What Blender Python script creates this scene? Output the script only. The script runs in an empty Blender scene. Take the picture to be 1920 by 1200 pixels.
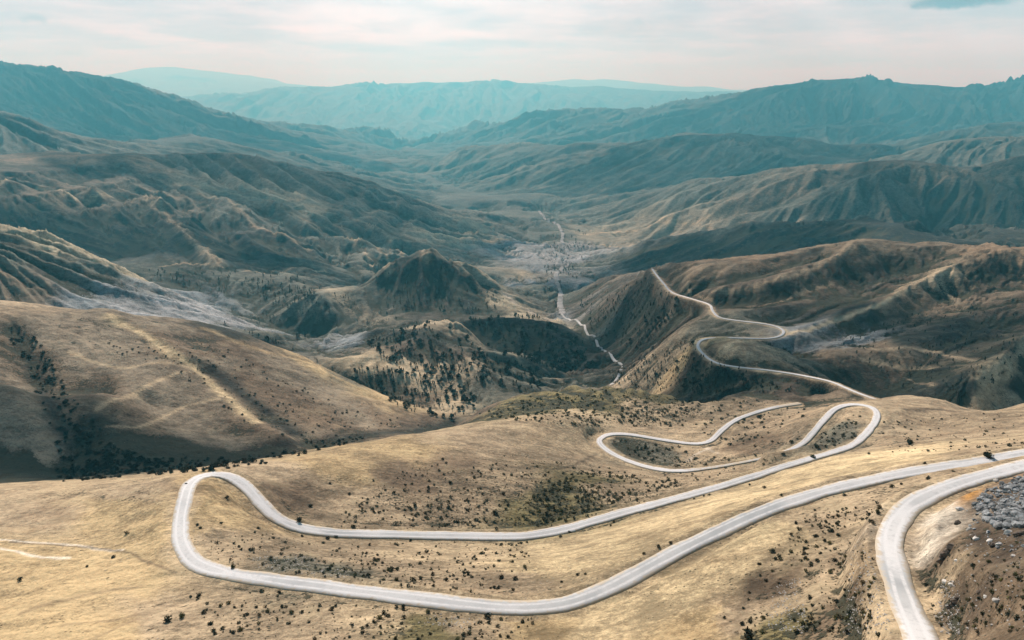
import bpy, math, random, os, time
import numpy as np
from mathutils import Vector
T0 = time.time()
QUICK = float(os.environ.get('TERRAIN_Q', '1.0'))      # 1.0 = full terrain resolution
rng = np.random.default_rng(11)
random.seed(5)
scene = bpy.context.scene
COL = scene.collection

# ------------------------------------------------------------------ camera geometry
F_PX = 1371.0
PITCH = math.radians(17.4)
CT, ST = math.cos(PITCH), math.sin(PITCH)

def ray(px, py):
    """(u, e): lateral and vertical tangent of the line of sight, u = X/Y, e = Z/Y"""
    x = (px - 960.0) / F_PX
    yc = (600.0 - py) / F_PX
    yd = CT + yc * ST
    return x / yd, (-ST + yc * CT) / yd

def P(px, py, Y=None, d=None):
    u, e = ray(px, py)
    if Y is None:
        Y = -d / e
    return (u * Y, Y, e * Y)

# ------------------------------------------------------------------ landform survey
# each line: list of (px, py, distance) or (px, py, -drop) ; distances in metres
ROAD_A = [(1738,1230,-72),(1716,1180,-75),(1690,1110,-79),(1670,1040,-83),(1672,995,-85.5),(1695,958,-87.5),(1740,930,-89.5),(1800,907,-91.5),(1860,889,-93.5),(1920,874,-95),(1990,860,-97),(2060,850,-99),(2120,846,-101)]
ROAD_B = [(2130,830,-105),(2040,834,-106),(1960,846,-107),(1900,855,-108),(1800,872,-109),(1700,888,-110),(1600,908,-111),(1500,935,-112),(1400,972,-112.5),(1300,1020,-113),(1200,1072,-113.5),(1120,1115,-114),(1060,1135,-114.5),(980,1143,-115),(900,1137,-115.7),(800,1125,-117),(700,1113,-118.5),(600,1100,-120),(500,1087,-122),(420,1075,-124),(370,1060,-125.5),(343,1030,-127),(337,990,-129),(345,940,-132),(358,905,-136),(385,889,-139),(415,888,-140.5),(440,895,-141.5),(470,922,-143),(505,962,-145),(545,986,-147),(600,998,-149),(700,1002,-151),(800,1004,-153),(900,1006,-155),(980,1006,-156.5),(1050,995,-158),(1150,967,-160.5),(1250,940,-163),(1350,913,-166),(1430,888,-169),(1500,866,-172),(1560,849,-174.5),(1600,834,-177),(1630,806,-179.5),(1645,778,-181.5),(1632,763,-183),(1600,758,-184.5),(1570,764,-186),(1548,784,-188),(1528,808,-189.5),(1505,832,-191),(1470,850,-193.5),(1400,866,-197),(1330,878,-200),(1270,884,-202),(1220,878,-204),(1170,862,-206),(1135,843,-208),(1122,826,-209.5),(1140,815,-211.5),(1180,815,-213.5),(1240,825,-216),(1300,833,-218.5),(1330,829,-220),(1352,808,-222),(1380,788,-224.5),(1420,773,-227),(1455,764,-229),(1500,757,-231)]
ROAD_C = [(1650,752,-226),(1620,742,-227),(1590,730,-228),(1560,717,-229),(1500,704,-231),(1440,695,-232.5),(1390,690,-233.5),(1345,682,-234.5),(1320,666,-235.5),(1308,649,-236),(1318,637,-236.7),(1350,634,-237.2),(1400,635,-237.8),(1445,635,-238),(1466,629,-238.2),(1468,619,-238.5),(1445,610,-238.7),(1400,604,-239),(1352,597,-240.5),(1337,585,-242),(1330,572,-244),(1300,562,-247),(1262,550,-251),(1245,533,-256),(1230,515,-261),(1223,505,-264)]
LINES = [
 # --- near slope
 [(-300,1330,-108),(-300,1200,-124),(-300,1050,-139),(-300,940,-152)],
 [(0,1230,-116),(0,1120,-127),(0,1040,-134),(0,975,-142)],
 [(200,1230,-113),(200,1120,-124),(200,1000,-136)],
 [(600,1200,-111),(800,1230,-105),(1000,1215,-107),(1000,1350,-95)],
 [(400,1350,-101),(1400,1350,-82),(1750,1400,-60)],
 [(1250,1150,-104),(1400,1080,-102),(1450,1180,-94),(1550,1040,-97),(1560,1150,-89),(1600,960,-101)],
 [(1745,1010,-77),(1760,960,-83),(1745,1080,-73),(1790,1180,-63),(1800,1000,-73)],
 [(1920,1180,-55),(1920,1060,-61),(1920,960,-68),(1920,905,-81),(2050,1000,-52),(2200,1100,-42),(2200,880,-75)],
 # crest of the near slope above the ravine
 [(-300,935,-157),(-150,925,-155),(0,914,-154),(100,909,-152),(200,904,-150),(300,897,-147),(350,890,-144)],
 [(480,880,-150),(560,866,-156),(640,845,-164),(700,831,-169),(760,819,-174),(880,809,-184),(960,797,-190),(1030,790,-197),(1090,790,-204)],
 [(600,930,-153),(750,920,-157),(900,920,-162),(1050,900,-172)],
 [(1200,800,-222),(1300,785,-227),(1400,752,-234)],
 # scrubby knoll
 [(890,777,-262),(950,752,-262),(1000,739,-262),(1080,729,-258),(1150,727,-252),(1230,736,-246),(1300,746,-240),(1400,749,-233),(1500,747,-229)],
 [(1700,745,-217),(1800,745,-207),(1920,741,-196),(2060,738,-184),(2250,735,-170)],
 [(1750,800,-187),(1850,790,-178),(1920,800,-166),(2100,790,-150)],
 [(1660,850,-150),(1760,850,-134),(1900,835,-124)],
 # ravine beyond the crest
 [(-350,905,370),(-150,895,380),(0,880,390),(100,876,400),(200,872,400),(300,876,400),(400,876,410),(500,860,430),(600,847,460),(700,833,490),(800,820,520),(880,800,590)],
 [(1000,765,690),(1080,740,750),(1140,722,790),(1165,682,870)],
 [(1340,757,575),(1250,752,625),(1200,738,720)],
 [(1550,762,560),(1650,757,570),(1750,760,570),(1850,760,560),(2000,755,560),(2250,750,560)],
 # tan hill on the left (crest)
 [(-350,575,560),(-150,568,590),(0,567,640),(100,578,650),(200,590,660),(300,597,680),(400,610,700),(480,635,705),(560,665,700),(640,705,690),(720,745,665),(800,772,640),(870,797,600)],
 [(0,720,470),(120,740,480),(200,735,500),(400,740,540),(550,780,530),(-250,700,470)],
 # gully behind it
 [(-350,600,860),(-100,592,860),(0,590,860),(200,602,860),(350,620,870),(440,640,880),(540,670,860),(640,712,810),(740,745,770),(820,770,740),(880,786,710)],
 # pale badlands spur
 [(-350,430,950),(-100,425,1030),(0,432,1080),(100,455,1110),(200,490,1130),(260,515,1140),(350,560,1110),(440,597,1060),(520,625,1010),(600,655,960)],
 [(-200,520,900),(0,525,940),(150,555,950),(300,590,940)],
 # gully behind the badlands
 [(-350,450,1500),(-100,455,1520),(0,470,1520),(100,485,1560),(200,505,1560),(300,520,1500),(400,560,1420),(500,590,1350),(600,615,1280),(660,632,1200)],
 # big plateau on the left
 [(-350,298,2500),(-100,294,2600),(0,292,2650),(100,288,2700),(200,288,2700),(265,294,2700),(300,302,2750),(330,292,2900),(400,289,3000),(460,291,3050),(560,305,3100),(640,325,3150),(720,350,3200),(800,380,3250),(880,405,3250),(960,432,3200),(1010,450,3000)],
 [(-350,345,2050),(0,346,2050),(140,370,2050),(250,372,2150),(400,362,2350),(560,377,2500),(700,400,2600),(850,437,2650)],
 [(0,432,1720),(200,450,1750),(400,470,1760),(560,490,1800),(700,510,1900),(820,480,2200),(930,470,2450)],
 [(560,520,1560),(680,545,1600),(760,530,1850),(880,520,2000),(940,530,1850)],
 # dark knob
 [(600,560,1330),(660,565,1350),(720,538,1420),(745,510,1450),(770,489,1475),(795,486,1490),(820,484,1500),(850,485,1495),(874,491,1485),(890,511,1465),(900,530,1440),(930,540,1430),(960,560,1390),(1000,585,1330),(1040,603,1280)],
 [(700,575,1340),(800,545,1400),(870,550,1390)],[(760,600,1260),(860,602,1240),(950,610,1230)],
 # wooded spur behind the arched hill
 [(860,600,1130),(920,591,1150),(980,592,1150),(1050,612,1120),(1085,640,1040),(1105,668,950)],
 [(800,612,1060),(880,640,1040),(960,668,1000),(1050,700,940)],
 # arched hill
 [(640,655,930),(670,640,950),(730,612,980),(800,601,1000),(860,611,985),(900,640,955),(960,662,925),(1010,685,900),(1060,710,870)],
 [(640,682,830),(720,690,820),(800,690,830),(900,692,830),(960,710,820),(1020,735,800)],
 # stream
 [(1165,672,900),(1140,650,980),(1110,620,1140),(1095,602,1230),(1050,580,1420),(1050,550,1700),(1045,510,2050),(1072,475,2450),(1055,455,2800),(1050,430,3250),(1010,400,3900),(950,380,4440),(890,350,5500),(850,333,6300),(800,316,7200),(760,298,8400),(755,284,10200),(765,269,12500)],
 # brown hill on the right
 [(2300,480,900),(2100,470,950),(1920,460,1000),(1870,456,1010),(1800,456,1020),(1750,456,1030),(1700,454,1036),(1650,446,1040),(1600,448,1038),(1560,453,1050),(1500,464,1065),(1450,480,1080),(1380,486,1095),(1280,491,1115),(1222,502,1150),(1190,509,1380),(1150,517,1720),(1110,536,1800),(1080,556,1800)],
 [(1230,680,740),(1240,640,780)],
 [(1700,640,690),(1850,600,740),(1650,560,830),(1800,700,600),(2000,600,700)],
 # gorge behind it and the dark cliff band
 [(2200,500,1500),(1920,495,1500),(1920,480,1150),(1650,470,1190),(1500,492,1220),(1400,514,1240),(1300,520,1270),(1240,532,1300)],[(1650,485,1450),(1500,505,1430),(1350,530,1430),(1260,540,1560)],
 [(1130,505,2050),(1250,505,1900),(1400,480,1800),(1560,455,1720)],
 [(1130,457,2650),(1180,461,2450),(1250,441,2330),(1330,426,2200),(1400,415,2120),(1500,412,2060),(1600,411,2000),(1750,415,1950),(1920,425,1900),(2200,430,1900)],
 [(1200,440,3000),(1400,430,2600),(1600,440,2350),(1800,440,2250),(2100,440,2250)],
 # ribbed ridge on the right
 [(1000,402,4200),(1060,395,4100),(1120,384,4000),(1200,360,3800),(1280,336,3600),(1400,330,3400),(1520,312,3200),(1620,305,3050),(1700,303,2950),(1760,310,2900),(1830,318,2850),(1920,298,2800),(2200,290,2700)],
 [(1000,425,3500),(1150,415,3400),(1300,385,3050),(1450,370,2800),(1600,365,2600),(1750,400,2450),(1900,400,2400)],
 [(1250,345,4600),(1400,350,4200),(1550,335,3900),(1700,320,3600),(1850,325,3500),(2150,310,3500)],
 [(1600,312,4400),(1640,300,4350),(1680,274,4250),(1760,263,4200),(1840,262,4100),(1920,258,4000),(2200,250,3900)],
 [(1650,295,5200),(1760,285,5200),(1920,280,5200),(2200,270,5200)],
 # blue ridges
 [(845,288,7700),(860,285,7500),(960,276,7000),(1060,268,6600),(1150,268,6300),(1230,255,6050),(1300,252,6000),(1380,250,6000),(1440,258,5950),(1520,263,5800),(1600,273,5700),(1660,278,5600)],
 [(950,330,5600),(1050,345,5000),(1200,330,4900),(1350,315,4900),(1500,300,4900)],
 [(900,296,8900),(1000,285,8200),(1150,280,7600),(1300,268,7300),(1450,272,7200),(1600,285,7000)],
 [(1660,280,6400),(1720,255,6200),(1780,243,6100),(1850,233,6000),(1920,236,6000),(2200,225,6000)],
 [(1500,245,8600),(1620,240,8600),(1750,250,7800),(1920,250,7600),(2200,245,7600)],
 [(1200,240,9800),(1350,225,9800),(1550,222,9800)],
 [(770,270,13500),(790,256,13000),(820,243,12700),(850,246,12600),(900,241,12500),(950,235,12400),(1000,222,12200),(1060,212,12000),(1150,208,11900),(1200,207,11800),(1280,195,11700),(1340,183,11600),(1400,170,11500),(1450,163,11400),(1510,157,11300),(1535,150,11250),(1560,153,11200),(1590,148,11100),(1605,146,11000),(1622,141,11000),(1640,150,11000),(1665,163,11000),(1700,155,11000),(1730,165,11000),(1760,156,11000),(1800,164,11000),(1830,156,11000),(1865,167,11000),(1890,157,11000),(1920,144,11000),(2050,140,11000),(2300,150,11000)],
 # left, dark shoulder and blue hump
 [(-350,190,3800),(-100,198,3900),(0,207,4000),(60,224,4100),(130,245,4250),(180,255,4350),(240,263,4450),(300,272,4550)],
 [(-350,310,3300),(0,305,3300),(200,302,3400),(330,305,3600),(500,320,3800),(640,345,4000),(760,380,4200),(860,400,4200)],
 [(240,268,5400),(300,260,5500),(350,250,5550),(420,257,5600),(500,276,5700),(560,290,5700),(620,310,5600)],
 [(0,235,5600),(150,265,5800),(300,275,6300),(420,275,6600),(550,300,6800),(650,315,6800),(740,322,6800)],
 [(0,200,7200),(150,230,7500),(300,250,8000),(450,265,8500),(600,280,9000)],
 # big blue mountain on the left
 [(-350,120,8500),(-150,118,8700),(-50,112,8900),(0,113,9000),(45,123,9100),(100,126,9200),(150,135,9300),(220,156,9500),(300,185,9900),(400,211,10500),(500,236,11200),(530,240,11500),(570,234,12000),(640,246,12500),(700,250,12800),(750,258,13000),(765,270,13200)],
 # far floor and far ranges
 [(-350,230,17000),(0,230,17000),(300,245,17000),(600,258,17000),(765,266,17000),(900,260,17000),(1200,245,17000),(1600,225,17000),(2200,225,17000)],
 [(300,215,21500),(600,225,21500),(800,222,21500),(1000,218,21500),(1200,212,21500)],
 [(-350,180,26000),(0,180,26000),(300,185,26000),(480,172,26000),(560,165,26000),(620,165,26000),(660,160,26000),(700,154,26000),(740,160,26000),(780,157,26000),(850,155,26500),(930,152,27000),(1000,157,27000),(1080,163,27000),(1200,168,27000),(1280,170,27000),(1370,176,27000),(1600,180,27000),(2200,180,27000)],
 [(-350,190,33000),(600,190,33000),(1100,175,32000),(1600,190,33000),(2200,190,33000)],
 [(-350,150,50000),(0,150,50000),(200,141,50000),(270,131,50000),(330,128,50000),(400,134,50000),(480,147,50000),(560,162,50000),(700,170,50000),(900,165,50000),(1000,156,50000),(1080,150,50000),(1140,148,50000),(1200,155,50000),(1280,164,50000),(1330,162,50000),(1370,170,50000),(1600,175,50000),(2200,175,50000)],
 [(-350,185,62000),(500,185,62000),(1400,185,62000),(2200,185,62000)],
]
NEAR_ROW = [(-900,1700,-96),(-500,1500,-105),(0,1500,-96),(500,1500,-88),(1000,1500,-80),(1500,1500,-70),(2000,1500,-55),(2500,1500,-45)]
LINES.append(NEAR_ROW)

def to_usz(line, step=0.022):
    pts = []
    for px, py, q in line:
        u, e = ray(px, py)
        Y = q if q > 0 else q / e
        pts.append((u, math.log(Y), e))
    out = []
    for a, b in zip(pts[:-1], pts[1:]):
        n = max(1, int(math.hypot(b[0] - a[0], b[1] - a[1]) / step))
        for k in range(n):
            t = k / n
            out.append([a[i] + (b[i] - a[i]) * t for i in range(3)])
    out.append(list(pts[-1]))
    return out

ctrl = []
for L in LINES:
    ctrl += to_usz(L)
for L in (ROAD_A, ROAD_B, ROAD_C):
    ctrl += to_usz(L, 0.03)
ctrl = np.array(ctrl)
# thin out near-duplicates
keep = []
cell = {}
for i, (u, s, e) in enumerate(ctrl):
    k = (round(u / 0.012), round(s / 0.012))
    if k in cell:
        continue
    cell[k] = 1
    keep.append(i)
ctrl = ctrl[keep]

# ------------------------------------------------------------------ height field on a (u, ln Y) grid
U0, U1 = -1.16, 1.24
S0, S1 = math.log(42.0), math.log(60000.0)
NU = int(1500 * QUICK)
NS = int(1980 * QUICK)

TENSION = 16.0
def _k0(x):
    """modified Bessel function K0 (series by Abramowitz and Stegun)"""
    a = np.minimum(x, 2.0); t = (a / 3.75) ** 2
    i0 = 1 + t * (3.5156229 + t * (3.0899424 + t * (1.2067492 + t * (0.2659732 + t * (0.0360768 + t * 0.0045813)))))
    q = a * a / 4
    lo = -np.log(a / 2) * i0 - 0.57721566 + q * (0.42278420 + q * (0.23069756 + q * (0.03488590 + q * (0.00262698 + q * (0.00010750 + q * 0.0000074)))))
    b = np.maximum(x, 2.0); q = 2 / b
    hi = np.exp(-b) / np.sqrt(b) * (1.25331414 + q * (-0.07832358 + q * (0.02189568 + q * (-0.01062446 + q * (0.00587872 + q * (-0.00251540 + q * 0.00053208))))))
    return np.where(x <= 2, lo, hi)
_rt = np.linspace(1e-6, 9.0, 40000)
_kt = _k0(_rt * TENSION) + np.log(_rt * TENSION)
def kern(D):
    """spline in tension: no overshoot behind a ridge, yet no points at the survey stakes"""
    f = D * (39999 / 9.0); i = np.minimum(f.astype(np.int32), 39998); f = f - i
    return _kt[i] * (1 - f) + _kt[i + 1] * f

def fit(ctrl):
    n = len(ctrl)
    X = ctrl[:, :2]
    D = np.sqrt(((X[:, None, :] - X[None, :, :]) ** 2).sum(-1))
    A = np.zeros((n + 1, n + 1))
    A[:n, :n] = kern(D) - np.eye(n) * 0.005
    A[:n, n] = A[n, :n] = 1
    b = np.zeros(n + 1)
    b[:n] = ctrl[:, 2]
    return np.linalg.solve(A, b)

def evaluate(w, ctrl, Ug, Sg):
    q = np.stack([Ug.ravel(), Sg.ravel()], 1)
    out = np.zeros(len(q))
    n = len(ctrl)
    for a in range(0, len(q), 3000):
        c = q[a:a + 3000]
        D = np.sqrt((c[:, None, 0] - ctrl[None, :, 0]) ** 2 + (c[:, None, 1] - ctrl[None, :, 1]) ** 2)
        out[a:a + 3000] = kern(D) @ w[:n] + w[n]
    return out.reshape(Ug.shape)

def cubic_up(G, n_out, axis):
    G = np.moveaxis(G, axis, 0)
    n = G.shape[0]
    t = np.linspace(0, n - 1, n_out)
    i = np.clip(np.floor(t).astype(int), 0, n - 2)
    f = (t - i).reshape((-1,) + (1,) * (G.ndim - 1))
    g = lambda k: G[np.clip(i + k, 0, n - 1)]
    p0, p1, p2, p3 = g(-1), g(0), g(1), g(2)
    r = p1 + 0.5 * f * (p2 - p0 + f * (2 * p0 - 5 * p1 + 4 * p2 - p3 + f * (3 * (p1 - p2) + p3 - p0)))
    return np.moveaxis(r, 0, axis)

w_rbf = fit(ctrl)
cu, cs = np.linspace(U0, U1, 270), np.linspace(S0, S1, 345)
Cs, Cu = np.meshgrid(cs, cu, indexing='ij')
coarse = evaluate(w_rbf, ctrl, Cu, Cs)
E = cubic_up(cubic_up(coarse, NS, 0), NU, 1)
uu = np.linspace(U0, U1, NU)
ss = np.linspace(S0, S1, NS)
yy = np.exp(ss)
du, ds = uu[1] - uu[0], ss[1] - ss[0]
GX = (yy[:, None] * uu[None, :]).astype(np.float32)
GY = np.repeat(yy[:, None], NU, 1).astype(np.float32)
Z = (E * GY).astype(np.float32)
print('survey', len(ctrl), round(time.time() - T0, 1))

TAB = rng.random((256, 256)).astype(np.float32)
TAB2 = rng.random((256, 256)).astype(np.float32)

def vnoise(x, y, tab=TAB):
    xi = np.floor(x).astype(np.int32); yi = np.floor(y).astype(np.int32)
    fx = x - xi; fy = y - yi
    fx = fx * fx * (3 - 2 * fx); fy = fy * fy * (3 - 2 * fy)
    a, b, c, d = xi & 255, (xi + 1) & 255, yi & 255, (yi + 1) & 255
    return ((tab[a, c] * (1 - fx) + tab[b, c] * fx) * (1 - fy) + (tab[a, d] * (1 - fx) + tab[b, d] * fx) * fy) * 2 - 1

def fbm(x, y, o=4, tab=TAB):
    r = 0; a = 0.5
    for k in range(o):
        r = r + a * vnoise(x * 2 ** k + 17.3 * k, y * 2 ** k + 9.1 * k, tab); a *= 0.5
    return r

def sstep(a, b, x):
    t = np.clip((x - a) / (b - a), 0, 1)
    return t * t * (3 - 2 * t)

def gradient(Zr, r0, r1):
    dzu = np.gradient(Zr, du, axis=1)
    dzs = np.gradient(Zr, ds, axis=0)
    Yr = GY[r0:r1]
    gx = dzu / Yr
    gy = (dzs - uu[None, :] * dzu) / Yr
    return gx.astype(np.float32), gy.astype(np.float32)

# sight-line lookup on the finished field
def hit(px, py, smax=None):
    u, e = ray(px, py)
    c = (u - U0) / du
    i = int(np.clip(math.floor(c), 0, NU - 2)); f = c - i
    col = (Z[:, i] * (1 - f) + Z[:, i + 1] * f) / GY[:, 0]
    k = np.nonzero(col >= e)[0]
    if len(k) == 0 or k[0] == 0:
        return None
    k = k[0]
    t = (e - col[k - 1]) / (col[k] - col[k - 1])
    s = ss[k - 1] + ds * t
    Y = math.exp(s)
    return (u * Y, Y, e * Y)

def ground_z(x, y):
    s = (math.log(y) - S0) / ds; c = (x / y - U0) / du
    j = int(np.clip(math.floor(s), 0, NS - 2)); i = int(np.clip(math.floor(c), 0, NU - 2))
    fs, fc = s - j, c - i
    return float((Z[j, i] * (1 - fc) + Z[j, i + 1] * fc) * (1 - fs) + (Z[j + 1, i] * (1 - fc) + Z[j + 1, i + 1] * fc) * fs)

def polyline_field(path, reach):
    """nearest distance to a 3-D path (N,3) for the grid, and the height of the nearest point"""
    D = np.full((NS, NU), 1e9, np.float32); H = np.zeros((NS, NU), np.float32)
    for a, b in zip(path[:-1], path[1:]):
        ylo, yhi = max(min(a[1], b[1]) - reach, 43), max(a[1], b[1]) + reach
        j0 = int(max(0, (math.log(ylo) - S0) / ds)); j1 = int(min(NS, (math.log(yhi) - S0) / ds + 2))
        xs = [min(a[0], b[0]) - reach, max(a[0], b[0]) + reach]
        us = [x / y for x in xs for y in (ylo, yhi)]
        i0 = int(max(0, (min(us) - U0) / du)); i1 = int(min(NU, (max(us) - U0) / du + 2))
        if j1 <= j0 or i1 <= i0:
            continue
        x = GX[j0:j1, i0:i1]; y = GY[j0:j1, i0:i1]
        vx, vy = b[0] - a[0], b[1] - a[1]
        L2 = vx * vx + vy * vy + 1e-9
        t = np.clip(((x - a[0]) * vx + (y - a[1]) * vy) / L2, 0, 1)
        d = np.sqrt((x - a[0] - t * vx) ** 2 + (y - a[1] - t * vy) ** 2)
        h = a[2] + t * (b[2] - a[2])
        m = d < D[j0:j1, i0:i1]
        D[j0:j1, i0:i1] = np.where(m, d, D[j0:j1, i0:i1])
        H[j0:j1, i0:i1] = np.where(m, h, H[j0:j1, i0:i1])
    return D, H

def smooth_path(pts, step, wob=0.0):
    p = np.array(pts, float)
    d = np.r_[0, np.cumsum(np.sqrt((np.diff(p[:, :2], axis=0) ** 2).sum(1)))]
    out = []
    n = len(p)
    for i in range(n - 1):
        p0, p1, p2, p3 = p[max(i - 1, 0)], p[i], p[i + 1], p[min(i + 2, n - 1)]
        m = max(1, int((d[i + 1] - d[i]) / step))
        # centripetal-ish Hermite
        t0 = (p2 - p0) / max(d[i + 1] - d[max(i - 1, 0)], 1e-6) * (d[i + 1] - d[i])
        t1 = (p3 - p1) / max(d[min(i + 2, n - 1)] - d[i], 1e-6) * (d[i + 1] - d[i])
        for k in range(m):
            t = k / m
            out.append((2 * t**3 - 3 * t**2 + 1) * p1 + (t**3 - 2 * t**2 + t) * t0 + (-2 * t**3 + 3 * t**2) * p2 + (t**3 - t**2) * t1)
    out.append(p[-1])
    return np.array(out)

def track(pts):
    """a path traced over the ground that is there"""
    o = [h for h in (hit(*q) for q in pts) if h]
    return o

# ---- spurs and gullies laid over the survey: (points, width, rise)
STROKES = [
 # tan hill: path spur, gully right of it, dark gully at its left, small ribs
 ([(205,592),(260,622),(320,662),(370,695),(420,740),(480,790),(540,830)], 14, 9),
 ([(390,690),(440,735),(510,785),(590,830)], 9, -8),
 ([(25,615),(45,660),(70,715),(100,770),(130,830),(150,880)], 11, -8),
 ([(230,600),(290,640),(350,672)], 10, -6),
 # brown hill spurs / gullies
 ([(1480,626),(1560,603),(1640,575),(1700,545),(1800,500),(1880,470)], 16, 6),
 ([(1500,640),(1600,615),(1700,590),(1800,545),(1900,500)], 22, -14),
 ([(1380,560),(1480,545),(1580,520),(1680,480)], 20, -13),
 ([(1300,535),(1380,520),(1470,500),(1540,468)], 14, -9),
 ([(1340,545),(1430,532),(1520,505),(1600,462)], 14, 7),
 ([(1460,590),(1560,565),(1640,530),(1760,470)], 18, -10),
 ([(1560,730),(1700,690),(1800,650),(1900,590)], 25, -12),
 ([(1820,738),(1860,700),(1920,650),(2000,600)], 12, 14),
 ([(1850,750),(1920,700),(2000,650)], 16, -14),
 ([(1120,560),(1180,545),(1220,520)], 20, 10),
 ([(1130,620),(1190,580),(1250,560)], 20, -12),
 ([(1170,660),(1240,620),(1290,590)], 18, -14),
 # plateau ribs
 ([(270,372),(320,415),(370,460),(415,498)], 22, 22),
 ([(330,372),(400,420),(460,470)], 30, -18),
 ([(430,375),(500,430),(580,470)], 26, 20),
 ([(520,385),(600,430),(680,470),(730,510)], 26, 18),
 ([(620,400),(700,440),(780,480)], 30, -16),
 ([(150,375),(200,430),(240,470)], 40, -18),
 ([(330,292),(365,315),(400,342)], 16, 12), ([(380,292),(420,318),(462,348)], 16, 12), ([(430,292),(472,320),(520,352)], 16, 12), ([(480,296),(530,325),(580,357)], 16, 12), ([(540,306),(590,335),(640,362)], 16, 12),
 ([(355,292),(392,316),(430,345)], 16, -12), ([(405,292),(446,320),(490,350)], 16, -12), ([(455,293),(500,322),(550,355)], 16, -12), ([(510,300),(560,330),(610,360)], 16, -12),
 ([(480,385),(560,430),(640,480)], 22, -14), ([(575,390),(650,440),(730,490)], 22, 15), ([(660,410),(730,450),(800,490)], 22, 14),
 # ribbed ridge
 ([(1700,318),(1560,365),(1420,405),(1300,430)], 40, 34),
 ([(1600,318),(1480,360),(1350,400)], 40, -24),
 ([(1530,325),(1400,370),(1250,410)], 40, 26),
 ([(1440,335),(1330,365),(1200,400)], 40, -24),
 ([(1380,338),(1260,370),(1120,410)], 40, 22),
 ([(1446,871),(1490,861),(1535,851)], 5, 9.5),
 ([(1700,325),(1740,380),(1780,430)], 40, -30),
 ([(1770,320),(1830,350),(1900,390)], 45, 28),
]
for pts, w, dz in STROKES:
    tr = track(pts)
    if len(tr) < 2:
        continue
    tr = smooth_path(tr, w * 0.7)
    # waver a little so that no spur is a ruled line
    n = len(tr)
    tr[:, 0] += fbm(tr[:, 0] / (w * 3), tr[:, 1] / (w * 3) + 5) * w * 0.8
    D, _ = polyline_field(tr, w * 3)
    dz *= 0.7 if w >= 40 else 0.85
    k = np.exp(-(D / (w * 1.35)) ** 2)
    Z += (dz * k * (0.9 + 0.25 * vnoise(GX / (w * 4), GY / (w * 4)))).astype(np.float32)
print('strokes', round(time.time() - T0, 1))

# bedded rock: the plateau edge and the dark cliff band stand in steps
for (u0_, u1_, ya, yb, stp, k_) in ((-0.95, -0.08, 1650, 2900, 38.0, 0.6), (0.12, 0.9, 1750, 2300, 40.0, 0.6), (-0.3, 0.05, 1950, 3300, 30.0, 0.4)):
    m_ = sstep(u0_ - .05, u0_ + .05, uu)[None, :] * (1 - sstep(u1_ - .06, u1_ + .04, uu))[None, :] * (sstep(ya * .95, ya * 1.05, yy) * (1 - sstep(yb * .92, yb * 1.05, yy)))[:, None]
    m_ = m_ * (0.55 + 0.45 * np.clip(2 * vnoise(GX / 420, GY / 420 + 9), -1, 1))
    q_ = Z / stp + 0.5 * fbm(GX / 500, GY / 500, 3)
    fr = q_ - np.floor(q_)
    Z += (stp * (sstep(0.38, 0.92, fr) - fr) * m_ * k_).astype(np.float32)
def bilin(G, n, axis):
    G = np.moveaxis(G, axis, 0); t = np.linspace(0, G.shape[0] - 1, n); i = np.clip(t.astype(int), 0, G.shape[0] - 2)
    f = (t - i).astype(np.float32).reshape((-1,) + (1,) * (G.ndim - 1))
    return np.moveaxis(G[i] * (1 - f) + G[i + 1] * f, 0, axis)
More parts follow.
